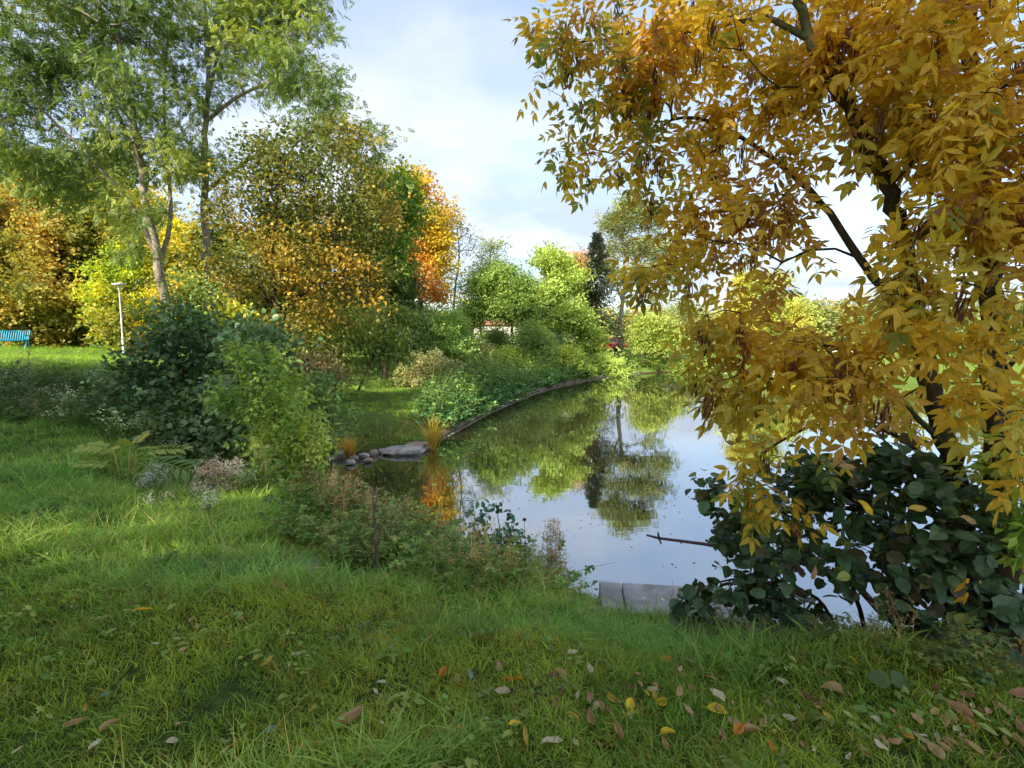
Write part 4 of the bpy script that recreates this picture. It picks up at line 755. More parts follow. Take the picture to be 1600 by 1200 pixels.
att = blobpoints(hb, 330, 320, .42); apx, apy, ad = proj(att); kk = ((apx-1340)/46)**2+((apy-950)/34)**2 > 1; att = att[kk]; att[:, 2] = np.maximum(att[:, 2], ground(att[:, 0], att[:, 1])+.06); att[:, 2] = np.maximum(att[:, 2], WATER+.12)
g = Geo(); dirs, conn = branches(g, st, att, .0026, .16, .1, minz=.0, seed=321, sides=7); g.build('stems', M['darkbark'], bush, True)
r = np.random.default_rng(322); per = 7; k = np.repeat(np.arange(len(att)), per); f = r.uniform(0, 1, (len(k), 1)); P = att[k]*(1-f*.7)+conn[k]*f*.7+r.normal(size=(len(k), 3))*.05
P[:, 2] = np.maximum(P[:, 2], WATER+.05); D = norm(norm(dirs[k])*.4+r.normal(size=P.shape)*[.6, .6, .3]+[0, -.15, -.22]); Nn = r.normal(size=P.shape)*.5+[0, -.25, 1.0]; S = r.uniform(.055, .145, len(P)); px_, py_, pd_ = proj(P)
RLS = [toothed(1), toothed(2), leaflet(1, .8, .10, .28, n=4), toothed(4)]; BC = [(.05, .11, .045), (.08, .16, .07), (.13, .22, .10), (.24, .28, .07), (.09, .085, .04)]
ci = r.choice(5, len(P), p=[.3, .3, .17, .08, .15]); ti_ = r.integers(0, 4, len(P)); o_ = np.argsort(-np.where((px_ < 1600) & (py_ > 0), S/np.maximum(pd_, .5), 0)); big = o_[:300]; rest = o_[300:]
for q in big: leafobj('leaf', leafmesh('round_leaf', RLS[ti_[q]], int(ci[q]), BC, M['glossleaf'], int(ti_[q])), bush, P[q], D[q], Nn[q], float(S[q]))
gg = Geo(); cols = np.array(BC)
for t_ in range(4):
    m_ = rest[ti_[rest] == t_]; place(gg, RLS[t_], P[m_], D[m_], Nn[m_], S[m_], cols[ci[m_]]*np.exp(r.normal(size=(len(m_), 1))*.2))
tag(gg.build('foliage', M['glossleaf'], bush), kind='stuff')

# ================================================================== small plants of the near bank
sap = tree('bare_sapling', 'small leafless sapling with pale forked tips in the near grass', 'sapling', [([(592, 945, 4.55), (590, 880, 4.6), (586, 830, 4.65), (582, 760, 4.75)], .017, .006), ([(591, 915, 4.58), (575, 880, 4.6), (560, 850, 4.65)], .006, .003), ([(584, 800, 4.7), (594, 760, 4.72), (600, 735, 4.7)], .005, .002)],
     [(582, 760, 4.7, 22, 26, .15), (560, 850, 4.6, 18, 20, .1), (600, 800, 4.7, 22, 30, .12)], 22, ([RH], 0, .1, .1, .1, [GR], 1, .1), mats=('twig', 'leaf'), seed=401, tip=.0022, step=.12)
tree('dogwood_shrub', 'small dark-leaved shrub on the edge with shoots against the water', 'shrub', [([(790, 930, 5.5), (785, 860, 5.6), (775, 785, 5.7)], .010, .003), ([(780, 930, 5.5), (755, 850, 5.7), (738, 790, 5.8)], .008, .003), ([(800, 930, 5.5), (812, 870, 5.6), (800, 810, 5.7)], .008, .003)],
     [(780, 860, 5.6, 42, 32, .25), (775, 800, 5.7, 24, 26, .12, .8), (742, 815, 5.75, 20, 34, .12, .8), (805, 850, 5.6, 24, 34, .15), (735, 870, 5.7, 26, 24, .15)], 75, ([simpleleaf(.55, 3)], 7, .045, .055, .10, [(.035, .085, .055), (.05, .12, .07), (.09, .15, .07)], .4, .1), mats=('darkbark', 'glossleaf'), seed=402, tip=.0016, step=.12)
tree('bramble_bush', 'mixed green and rusty bramble bush left of the dark-leaved shrub', 'bush', [([(660, 905, 5.9), (650, 850, 6.1), (640, 790, 6.3)], .010, .003), ([(690, 905, 5.8), (690, 840, 6.0), (680, 790, 6.2)], .008, .003)],
     [(640, 800, 6.4, 42, 28, .3), (685, 830, 6.1, 34, 36, .3), (650, 860, 6.0, 45, 28, .3), (600, 820, 6.5, 36, 30, .3), (700, 880, 5.8, 26, 24, .2)], 120, ([tri, simpleleaf(.6, 2)], 9, .07, .05, .10, [(.06, .12, .04), (.10, .17, .05), (.16, .21, .06), (.34, .17, .05)], .4, .1), mats=('twig', 'leaf'), seed=403, tip=.002, step=.15)
tree('bramble_bush', 'dry olive-brown bramble tangle above the inlet water', 'bush', [([(545, 840, 7.0), (540, 790, 7.3), (530, 750, 7.5)], .008, .003)],
     [(530, 780, 7.4, 40, 26, .3), (570, 800, 7.0, 40, 24, .3), (510, 820, 7.0, 30, 20, .3), (550, 750, 7.6, 26, 18, .2)], 90, ([RH, tri], 7, .08, .03, .075, [(.17, .14, .07), (.13, .15, .06), (.25, .19, .10)], .4, .1), mats=('twig', 'leaf'), seed=404, tip=.002, step=.15)
tree('seedhead_clump', 'clump of pinkish-brown dried seedheads beside the sapling', 'dried plant', [([(345, 815, 6.6), (343, 780, 6.6), (340, 735, 6.7)], .006, .002), ([(365, 815, 6.5), (370, 775, 6.6), (370, 735, 6.7)], .006, .002), ([(328, 815, 6.6), (322, 780, 6.7), (316, 740, 6.8)], .006, .002)],
     [(338, 738, 6.7, 34, 24, .3), (366, 745, 6.6, 24, 28, .25), (335, 768, 6.6, 34, 22, .25), (362, 775, 6.6, 24, 18, .2)], 220, ([RH], 26, .035, .02, .038, [(.30, .17, .13), (.42, .28, .22), (.52, .40, .31)], .3, -.2), mats=('pinktwig', 'dryleaf'), seed=405, tip=.002, step=.12, crown='seedheads')
tree('dry_stem_clump', 'tall clump of dried grass stems standing before the water', 'dried grass', [([(862, 935, 5.45), (862, 880, 5.5), (860, 815, 5.55)], .004, .002), ([(845, 935, 5.45), (846, 880, 5.5), (850, 830, 5.55)], .004, .002), ([(878, 940, 5.4), (876, 890, 5.45), (874, 830, 5.5)], .004, .002)],
     [(862, 835, 5.5, 19, 32, .12), (866, 880, 5.5, 22, 34, .12), (848, 895, 5.45, 26, 28, .12)], 130, ([rhomb(.3)], 18, .022, .02, .045, [(.26, .20, .11), (.34, .27, .17), (.22, .19, .10)], .2, -.4), mats=('twig', 'dryleaf'), seed=406, tip=.0012, step=.10, up=.6, crown='seedheads')
tree('leafless_shrub', 'small leafless brown shrub beside the turquoise bench', 'shrub', [([(43, 552, 28), (42, 540, 28), (42, 525, 28)], .03, .01)], [(42, 523, 28, 14, 9, .5)], 60, ([RH], 2, .05, .05, .09, [(.24, .17, .11)], 1, 0), mats=('twig', 'leaf'), seed=407, tip=.005, step=.2)
tree('thin_sapling', 'thin dark sapling standing before the lawn edge', 'sapling', [([(44, 640, 11), (43, 590, 11.2), (46, 545, 11.4)], .012, .004)], [(44, 600, 11.2, 14, 30, .15), (46, 560, 11.3, 8, 16, .1)], 26, ([RH], 4, .05, .03, .06, [(.12, .10, .05)], 1, 0), mats=('twig', 'leaf'), seed=408, tip=.002, step=.15)
# sumac: stems and long fern-like leaves, each a part
b0 = gpix(197, 752); su = empty('sumac_sapling', b0); tag(su, 'low sumac with yellow stems and fern-like leaves in the long grass', 'plant')
SUT = [pinnate(9, 1, .27, .40, 2, .45, True, 90+k, .25) for k in range(2)]; SUC = [(.38, .46, .10), (.24, .36, .12), (.55, .50, .10)]; r = np.random.default_rng(410); dS = b0[1]
for k_, (tx, ty) in enumerate([(178, 705), (203, 700), (212, 712)]):
    g = Geo(); a = b0+[(k_-1)*.09, 0, -.05]; e = W(tx, ty, dS/ .995); tube(g, [a, (a+e)/2+[.01, 0, 0], e], [.013, .011, .007], 6, (1, 1, 1)); m_ = solid('yellow_stem', (.55, .40, .15), .6) if k_ == 0 else m_; g.build('stem', m_, su, True)
for (ax, ay, tx, ty, dz, c_) in [(180, 706, 122, 685, .1, 0), (182, 718, 140, 724, .0, 0), (180, 730, 128, 716, -.25, 0), (205, 700, 222, 672, .2, 2), (205, 702, 190, 680, -.2, 0), (212, 712, 272, 690, .05, 0), (214, 716, 292, 724, -.25, 1), (214, 722, 262, 742, -.4, 1), (210, 712, 250, 716, .35, 1), (180, 710, 160, 690, .35, 2), (208, 706, 238, 690, .3, 0)]:
    p0 = W(ax, ay, dS); p1 = W(tx, ty, dS+dz); v = p1-p0; ln = float(np.linalg.norm(v)); leafobj('leaf', leafmesh('sumac_leaf', SUT[c_ % 2], c_, SUC, M['leaf'], c_ % 2), su, p0, v+np.array([0, 0, .12*ln]), np.array([0, -.5, 1.0]), ln*1.02)
# broad basal leaves
def rosette(px, py, lab, leaves, col, size):
    p = gpix(px, py); o = empty('burdock_plant', p); tag(o, lab, 'plant', 'broad-leaved plants in the grass')
    for (a, s, up_) in leaves:
        d = np.array([math.cos(a), math.sin(a), up_]); g_ = leafmesh('broad_leaf', leaflet(1, .85, .10, .30, n=5), col, [(.11, .24, .13), (.09, .20, .10), (.09, .16, .05)], M['leaf'], 5)
        leafobj('leaf', g_, o, p+[0, 0, .06], d, np.array([-.1, -.75, 1.0]), size*s)
rosette(470, 905, 'plant with broad pale green leaves among long grass, left', [(2.2, 1, .5), (.8, .9, .45), (3.6, .7, .15), (5.4, .8, .05)], 0, .20)
rosette(775, 905, 'plant with broad curled leaves at the top of the bank', [(2.6, 1, .5), (.3, .9, .35), (4.4, .6, 0)], 0, .20)
rosette(1392, 1085, 'plant with one broad leaf lying under the dark weeds', [(.2, 1, .12), (2.7, .9, .2)], 2, .12)
# thistle
p = gpix(820, 935); th = empty('thistle', p); tag(th, 'tall thin thistle with one small dark red flower head', 'wildflower'); tp = W(819, 812, p[1]+.15); g = Geo(); tube(g, [p-[0, 0, .05], (p+tp)/2+[.01, 0, 0], tp], [.004, .003, .002], 5); g.build('stem', M['twig'], th, True)
g = Geo(); v, f = cluster_t(rhomb(.5), 40, .008, 5, (.018, .03)); g.add(v+tp, f, (.20, .03, .07)); g.build('flower_head', M['dryleaf'], th)
g = Geo(); q = np.linspace(.1, .8, 14)[:, None]; place(g, simpleleaf(.2, 2), p+(tp-p)*q, r.normal(size=(14, 3))*[1, 1, .3]+[0, 0, .4], np.tile([0, 0, 1.0], (14, 1)), r.uniform(.05, .09, 14), np.tile((.14, .10, .07), (14, 1))); g.build('leaves', M['dryleaf'], th)
# yellow sedge clumps
for (px, py, hpx, lab, cc) in [(546, 712, 34, 'orange-yellow sedge tuft glowing on the inlet stones', ((.62, .38, .05), (.70, .50, .16))), (676, 697, 46, 'taller yellow sedge tuft at the end of the kerb', ((.60, .44, .05), (.70, .56, .12)))]:
    p = Z(px, py, WATER+.12); g = Geo(); h = hpx/FPX*p[1]*1.25; r = np.random.default_rng(px)
    for k in range(150):
        a = r.uniform(0, 6.28); ln = r.uniform(.1, .85); H = h*r.uniform(.6, 1.15); q = np.array([0, .4, .75, 1]); P_ = p+np.stack([ln*H*q**1.6*math.cos(a), ln*H*q**1.6*math.sin(a), H*(q-.35*ln*q*q)-.12], -1)+np.append(r.normal(size=2)*.04, 0); s = np.array([math.cos(a+1.57), math.sin(a+1.57), 0])*.010
        V_ = np.concatenate([[P_[k_]-s*w_, P_[k_]+s*w_] for k_, w_ in ((0, 1), (1, 1), (2, .7))]+[[P_[3]]]); f_ = r.uniform(); g.add(V_, [(0, 1, 3), (0, 3, 2), (2, 3, 5), (2, 5, 4), (4, 5, 6)], np.array(cc[0])*(1-f_)+np.array(cc[1])*f_)
    root = empty('sedge_tuft', p); tag(root, lab, 'grass tuft', 'yellow sedge tufts by the water'); g.build('blades', M['leaf'], root)

# ================================================================== stones at the inlet
def stone(px, py, wpx, hpx, lab, mt, seed, z=WATER+.06, name='stone', grp='stones along the inlet', dpt=None):
    p = Z(px, py, z) if dpt is None else W(px, py, dpt); w = wpx/FPX*p[1]/2; h = hpx/FPX*p[1]*(.62 if w > .3 else .46); bm = Geo(); r = np.random.default_rng(seed); nu, nv = 10, 7; V = []; F = []
    rt = r.uniform(0, 3.1)
    for j in range(nv):
        for i in range(nu):
            a = 2*math.pi*i/nu; b = math.pi*(j/(nv-1))-math.pi/2; v = np.array([math.cos(a)*math.cos(b), math.sin(a)*math.cos(b), math.sin(b)]); v = np.sign(v)*np.abs(v)**.75
            s = 1+.20*float(pn(v[None], .5, seed)[0])+r.normal()*.05; V.append(p+np.array([v[0]*w, v[1]*w*.75, v[2]*h])*s)
    for j in range(nv-1):
        for i in range(nu): F.append((j*nu+i, j*nu+(i+1) % nu, (j+1)*nu+(i+1) % nu, (j+1)*nu+i))
    bm.add(V, F); o = bm.build(name, mt, None, False); c = Vector([float(v) for v in p]); o.data.transform(Matrix.Translation(-c)); o.location = c; tag(o, lab, 'stone', grp); return o
stone(532, 712, 26, 18, 'round pale grey boulder at the near end of the stone row', M['stone'], 1)
stone(632, 704, 62, 12, 'long flat pale grey stone slab at the water edge', M['stone'], 2)
stone(644, 697, 40, 12, 'flat reddish stone behind the long slab', M['redstone'], 3)
stone(621, 690, 16, 16, 'upright brown stone standing above the slab', M['redstone'], 4, WATER+.12)
for k, (a, b, w, h) in enumerate([(552, 716, 16, 10), (568, 712, 18, 10), (584, 708, 15, 12), (597, 705, 14, 10), (560, 706, 14, 10), (575, 703, 14, 12), (590, 699, 13, 9), (606, 699, 16, 8), (611, 708, 12, 7), (548, 722, 15, 8), (575, 719, 14, 7), (635, 688, 15, 9), (650, 690, 16, 8), (664, 694, 17, 8), (670, 700, 15, 7), (516, 716, 14, 9), (604, 690, 14, 8), (541, 703, 12, 9)]):
    stone(a, b, w, h, 'small grey-brown stone in the row lining the inlet' if k % 2 else 'small reddish stone in the row lining the inlet', M['stone'] if k % 2 else M['redstone'], 20+k, grp='small grey-brown stones of the inlet' if k % 2 else 'small reddish stones of the inlet')
q1 = gpix(98, 548); stone(98, 535, 9, 12, 'pinkish rock standing beyond the lawn', M['orangewall'], 61, dpt=33, grp=None); stone(115, 536, 12, 10, 'pale grey rock beside the pinkish one beyond the lawn', M['stone'], 62, dpt=33, grp=None)
# floating leaves on the inlet
g = Geo(); r = np.random.default_rng(500)
for k in range(150):
    px, py = r.uniform(490, 700), r.uniform(712, 800); p = Z(px, py, WATER+.006)
    if pdist(p[:1], p[1:2])[0] > -.06 or r.uniform() > 1.25-(px-490)/210: continue
    a = r.uniform(0, 6.28); v, f = simpleleaf(.5, 2, 0); v = v*[1, 1, .1]*r.uniform(.05, .11); v = np.stack([v[:, 0]*math.cos(a)-v[:, 1]*math.sin(a), v[:, 0]*math.sin(a)+v[:, 1]*math.cos(a), v[:, 2]], -1); g.add(v+p, f, [TAN, BR, (.3, .3, .08), (.35, .2, .1)][r.integers(0, 4)])
for k in range(190):
    p = Z(r.uniform(700, 1250), r.uniform(610, 900), WATER+.006); a = r.uniform(0, 6.28); v, f = simpleleaf(.5, 2, 0); v = v*[1, 1, .1]*r.uniform(.03, .065); v = np.stack([v[:, 0]*math.cos(a)-v[:, 1]*math.sin(a), v[:, 0]*math.sin(a)+v[:, 1]*math.cos(a), v[:, 2]], -1); g.add(v+p, f, [TAN, (.5, .45, .3)][r.integers(0, 2)])
tag(g.build('floating_leaves', M['dryleaf']), 'brown and yellow fallen leaves floating on the pond', kind='stuff')

# ================================================================== kerb along the far bank, blocks as parts
kp = np.array([Z(a, b, WATER)[:2] for a, b in [(693, 681), (725, 664), (760, 645), (800, 628), (840, 612), (885, 600), (930, 592), (1000, 584)]]); seg = np.linalg.norm(np.diff(kp, axis=0), axis=1); cs = np.concatenate([[0], np.cumsum(seg)])
kb = empty('pond_kerb', (kp[0][0], kp[0][1], WATER)); tag(kb, 'low weathered concrete kerb of blocks curving along the far bank', 'kerb'); r = np.random.default_rng(600); s = 0
while s < cs[-1]-.5:
    L_ = 1.25; a = np.array([np.interp(s, cs, kp[:, k]) for k in (0, 1)]); b = np.array([np.interp(s+L_-.03, cs, kp[:, k]) for k in (0, 1)]); c = (a+b)/2; an = math.atan2(b[1]-a[1], b[0]-a[0]); ln = np.linalg.norm(b-a)
    nrm = np.array([-math.sin(an), math.cos(an)]); 
    g = Geo(); box(g, (c[0]+nrm[0]*.08, c[1]+nrm[1]*.08, WATER-.05+r.normal()*.022), (ln, .14, .40), rz=an+r.normal()*.014, bev=.02); g.build('block', M['kerb'], kb)
    g = Geo(); box(g, (c[0]-nrm[0]*.16, c[1]-nrm[1]*.16, WATER-.05), (ln, .10, .13), rz=an, bev=.01); g.build('footing', M['kerb'], kb); s += L_
# slab at the near bank
A = Z(935, 907, -1.2); B = Z(1235, 924, -1.2); dv = (B-A)/np.linalg.norm(B-A); an = math.atan2(dv[1], dv[0]); nv_ = np.array([dv[1], -dv[0], 0]); sl = empty('concrete_ledge', A); tag(sl, 'grey weathered concrete ledge at the near water edge', 'ledge')
tot = np.linalg.norm(B-A); cuts = [0, np.linalg.norm(Z(970, 909, -1.2)-A), tot*.62, tot]
for k in range(3):
    c = A+dv*(cuts[k]+cuts[k+1])/2+nv_*.34; g = Geo(); box(g, (c[0], c[1], -1.2-.3), (cuts[k+1]-cuts[k]-.015, .66, .6), rz=an, bev=.012); g.build('slab', M['concrete'], sl)
# dead branch over the water
g = Geo(); pts = [W(1010, 836, 5.1), W(1030, 841, 5.05), W(1100, 850, 4.9), W(1170, 862, 4.7), W(1235, 873, 4.5), W(1330, 905, 4.2), W(1380, 960, 4.0)]; tube(g, pts, [.010, .013, .016, .019, .023, .028, .03], 8, cap=True)
tube(g, [W(1030, 841, 5.05), W(1028, 832, 5.0)], [.013, .008], 6, cap=True); tube(g, [W(1030, 841, 5.05), W(1033, 850, 5.0)], [.014, .008], 6, cap=True); tube(g, [W(1165, 861, 4.7), W(1185, 855, 4.7), W(1200, 857, 4.65)], [.008, .006, .004], 5)
db = g.build('dead_branch', solid('purple_brown_bark', (.11, .065, .075), .8, .4, 20, .5, .005), None, True); tag(db, 'bare broken branch sticking out over the water', 'branch')
# ================================================================== lamp, bench, railing, house, cars
lp = W(193, 545, 26.0); lp = onground(lp[0], lp[1]); la = empty('street_lamp', lp); tag(la, 'white park lamp post with flat round head on the lawn', 'street lamp')
g = Geo(); tube(g, [lp-[0, 0, .1], lp+[0, 0, 1.0], lp+[0, 0, 1.01], lp+[0, 0, 3.4]], [.062, .058, .042, .034], 14, cap=True); g.build('pole', M['metal'], la, True)
g = Geo(); tube(g, [lp+[0, 0, 3.38], lp+[0, 0, 3.5], lp+[0, 0, 3.62]], [.045, .09, .17], 14); g.build('globe', M['whitepaint'], la, True)
g = Geo(); tube(g, [lp+[0, 0, 3.60], lp+[0, 0, 3.64], lp+[0, 0, 3.70], lp+[0, 0, 3.74]], [.26, .32, .29, .05], 18, cap=True); g.build('shade', M['metal'], la, True)
bp = W(-2, 545, 27.0); bp = onground(bp[0], bp[1]); be = empty('park_bench', bp); tag(be, 'turquoise ribbed park bench on the sunny lawn', 'bench'); rz_ = R(18)
def bl(x, y, z): c_, s_ = math.cos(rz_), math.sin(rz_); return bp+np.array([x*c_-y*s_, x*s_+y*c_, z])
for k in range(24):
    x = -1.15+k*.1; g = Geo(); tube(g, [bl(x, -.30, .40), bl(x, -.26, .45), bl(x, -.05, .45), bl(x, .14, .44), bl(x, .20, .50), bl(x, .30, .78), bl(x, .37, .92), bl(x, .42, .93)], .026, 6, cap=True); g.build('slat', M['teal'], be, True)
for x in (-1.22, 0, 1.22):
    for s in (-1, 1):
        g = Geo(); tube(g, [bl(x, .02+.02*s, .42), bl(x, .03+.26*s, .02-.03)], .03, 6, cap=True); g.build('leg', M['teal'], be, True)
for x in (-1.22, 1.22):
    g = Geo(); tube(g, [bl(x, .24, .66), bl(x, .0, .68), bl(x, -.26, .66), bl(x, -.34, .56), bl(x, -.30, .44), bl(x, .15, .42), bl(x, .38, .93)], .03, 6, cap=True); g.build('arm', M['teal'], be, True)
g = Geo(); tube(g, [bl(-1.22, .1, .40), bl(1.22, .1, .40)], .02, 6); g.build('rail', M['teal'], be)
# railing along the far waterside
for (x0, x1, lab) in ((1040, 1135, 'low white railing on the far bank near the lemon-green tree'), (1150, 1330, 'low white railing on the far bank seen through the yellow leaves')):
    a = W(x0, 570, 46.5); b = W(x1, 570, 46.5); a = onground(a[0], a[1]); b = onground(b[0], b[1]); ra = empty('railing', a); tag(ra, lab, 'railing'); n = int(np.linalg.norm(b-a)/1.6)
    for k in range(n+1):
        c = a+(b-a)*k/n; c[2] = onground(c[0], c[1])[2]; g = Geo(); box(g, c+[0, 0, .42], (.08, .08, .95)); g.build('post', M['whitepaint'], ra)
    for z in (.45, .82):
        g = Geo(); tube(g, [a+[0, 0, z], b+[0, 0, z]], .035, 6); g.build('rail', M['whitepaint'], ra)
# house
def house(px, d, w, dep, h, rh, rz, lab, wall, n):
    p = W(px, 545, d); p = onground(p[0], p[1], -.05); ho = empty('house', p); tag(ho, lab, 'house'); c_, s_ = math.cos(rz), math.sin(rz)
    T = lambda V: np.array([p+np.array([x*c_-y*s_, x*s_+y*c_, z]) for x, y, z in V]); g = Geo(); W2, D2 = w/2, dep/2
    g.add(T([(-W2, -D2, 0), (W2, -D2, 0), (W2, D2, 0), (-W2, D2, 0), (-W2, -D2, h), (W2, -D2, h), (W2, D2, h), (-W2, D2, h)]), [(0, 1, 5, 4), (1, 2, 6, 5), (2, 3, 7, 6), (3, 0, 4, 7)]); g.add(T([(-W2, -D2, h), (-W2, D2, h), (-W2, 0, h+rh)]), [(0, 2, 1)]); g.add(T([(W2, -D2, h), (W2, D2, h), (W2, 0, h+rh)]), [(0, 1, 2)]); g.build('wall', wall, ho)
    g = Geo(); e = .35
    for s in (-1, 1):
        y0 = s*(D2+e); z0 = h-rh*e/D2+.02; g.add(T([(-W2-e, y0, z0), (W2+e, y0, z0), (W2+e, 0, h+rh+.03), (-W2-e, 0, h+rh+.03), (-W2-e, y0, z0+.14), (W2+e, y0, z0+.14), (W2+e, 0, h+rh+.17), (-W2-e, 0, h+rh+.17)]), [(0, 1, 2, 3), (4, 5, 6, 7), (0, 1, 5, 4), (1, 2, 6, 5), (3, 0, 4, 7)])
        for k in range(7):
            f_ = (k+.5)/7; y_ = y0*(1-f_); z_ = (z0+.15)*(1-f_)+(h+rh+.18)*f_; g.add(T([(-W2-e, y_-.06, z_), (W2+e, y_-.06, z_), (W2+e, y_+.06, z_+.03), (-W2-e, y_+.06, z_+.03)]), [(0, 1, 2, 3)])
    rf = g.build('roof', M['rooftile'], ho); g = Geo(); q_ = T([(W2*.4, .3, h+rh+.3)])[0]; box(g, q_, (.5, .5, 1.1), rz=rz); ch = g.build('chimney', M['orangewall'], ho)
    for k in range(n):
        x = -W2+w*(k+.5)/n; g = Geo(); box(g, T([(x, -D2-.03, h*.55)])[0], (1.1, .06, 1.2), rz=rz, bev=.01); wf = g.build('window', M['whitepaint'], ho)
        for s in (-1, 1): g = Geo(); box(g, T([(x+s*.25, -D2-.07, h*.55)])[0], (.42, .03, 1.0), rz=rz); g.build('pane', M['glass'], wf)
house(803, 58, 7.5, 6, 2.9, 1.7, R(-14), 'small white house with red tiled roof half hidden by shrubs', M['render'], 2)
def car(px, d, rz, mt, lab):
    p = W(px, 545, d); p = onground(p[0], p[1]); o = empty('parked_car', p); tag(o, lab, 'car', 'cars parked beyond the pond'); c_, s_ = math.cos(rz), math.sin(rz); T = lambda V: np.array([p+np.array([x*c_-y*s_, x*s_+y*c_, z]) for x, y, z in V])
    prof = [(-2.1, .35), (-2.15, .75), (-1.5, .92), (-.9, 1.40), (.75, 1.42), (1.5, .98), (2.1, .85), (2.15, .4)]; g = Geo(); n = len(prof)
    V_ = [(x, y*(.85 if z > 1.1 else 1), z) for y in (-.85, .85) for x, z in prof]; g.add(T(V_), [(k, (k+1) % n, (k+1) % n+n, k+n) for k in range(n)]); cc = T([(0, -.85, .7), (0, .85, .7)])
    for s in (0, 1): g.add(np.vstack([T(V_)[s*n:(s+1)*n], cc[s]]), [(k, (k+1) % n, n) for k in range(n)])
    g.build('body', mt, o)
    for s in (-1, 1):
        g = Geo(); g.add(T([(-1.25, s*.83, .96), (-.85, s*.76, 1.33), (.7, s*.76, 1.35), (1.3, s*.83, .98)]), [(0, 1, 2, 3)]); ob = g.build('window', M['glass'], o)
        for x in (-1.3, 1.3):
            g = Geo(); tube(g, T([(x, s*.66, .32), (x, s*.9, .32)]), .32, 12, cap=True); wh = g.build('wheel', M['rubber'], o)
car(948, 57, R(10), M['red'], 'red car parked beside the spruce'); car(1046, 66, R(-5), M['darkpaint'], 'dark car parked behind the lemon-green tree'); car(1060, 58, R(5), M['whitepaint'], 'white car parked by the railing')
p = W(938, 545, 60); p = onground(p[0], p[1]); g = Geo(); box(g, p+[0, 0, .8], (3.2, .25, 1.7), rz=.2, bev=.03); o = g.build('garden_wall', M['orangewall']); tag(o, 'short orange rendered wall beyond the low shrub', 'wall')
p = W(958, 545, 52); p = onground(p[0], p[1]); g = Geo(); tube(g, [p-[0, 0, .1], p+[0, 0, 1.5]], [.07, .07], 8, cap=True); box(g, p+[0, 0, 1.55], (.22, .22, .1)); o = g.build('marker_post', M['whitepaint']); tag(o, 'white post standing beside the red car', 'post')

# ================================================================== fallen leaves, each a thing
FC = {'o': (.58, .26, .05), 'y': (.66, .45, .04), 't': (.40, .28, .14), 'p': (.40, .24, .15), 'w': (.52, .45, .32), 'g': (.20, .30, .24), 'b': (.20, .11, .06), 'n': (.50, .36, .08)}
FC = {k: tuple(min(.8, q*1.2) for q in v) for k, v in FC.items()}; FN = list(FC); FW = {'o': 'orange', 'y': 'bright yellow', 't': 'tan', 'p': 'pinkish-brown', 'w': 'whitish dry', 'g': 'grey-green', 'b': 'dark brown', 'n': 'ochre'}
FT = [leaflet(1, w, f, dr, n=5) for w, f, dr in ((.46, .10, .12), (.36, .22, .25), (.62, .06, .10), (.22, .2, .1))]
def bend(tp, seed):
    v, f = tp; r = np.random.default_rng(seed); v = v.copy(); a, b_, c_ = r.uniform(-.4, 1.1), r.uniform(-.8, .8), r.uniform(-.1, 1.6); v[:, 1] *= 1-.25*abs(c_); v[:, 2] += a*(v[:, 0]-.5)**2+b_*v[:, 1]*v[:, 0]+c_*np.abs(v[:, 1])+r.normal(size=len(v))*.022; v[:, 1] += r.normal(size=len(v))*.012+r.uniform(-.15, .15)*(v[:, 0]-.5)**2
    k = len(v); st_ = np.array([(0, -.012, 0), (0, .012, 0), (-.22, .006, .02), (-.22, -.006, .02)]); return np.concatenate([v, st_]), np.concatenate([f, np.array([(0, 1, 2), (0, 2, 3)])+k])
FTB = [bend(FT[k % 4], k) for k in range(12)]
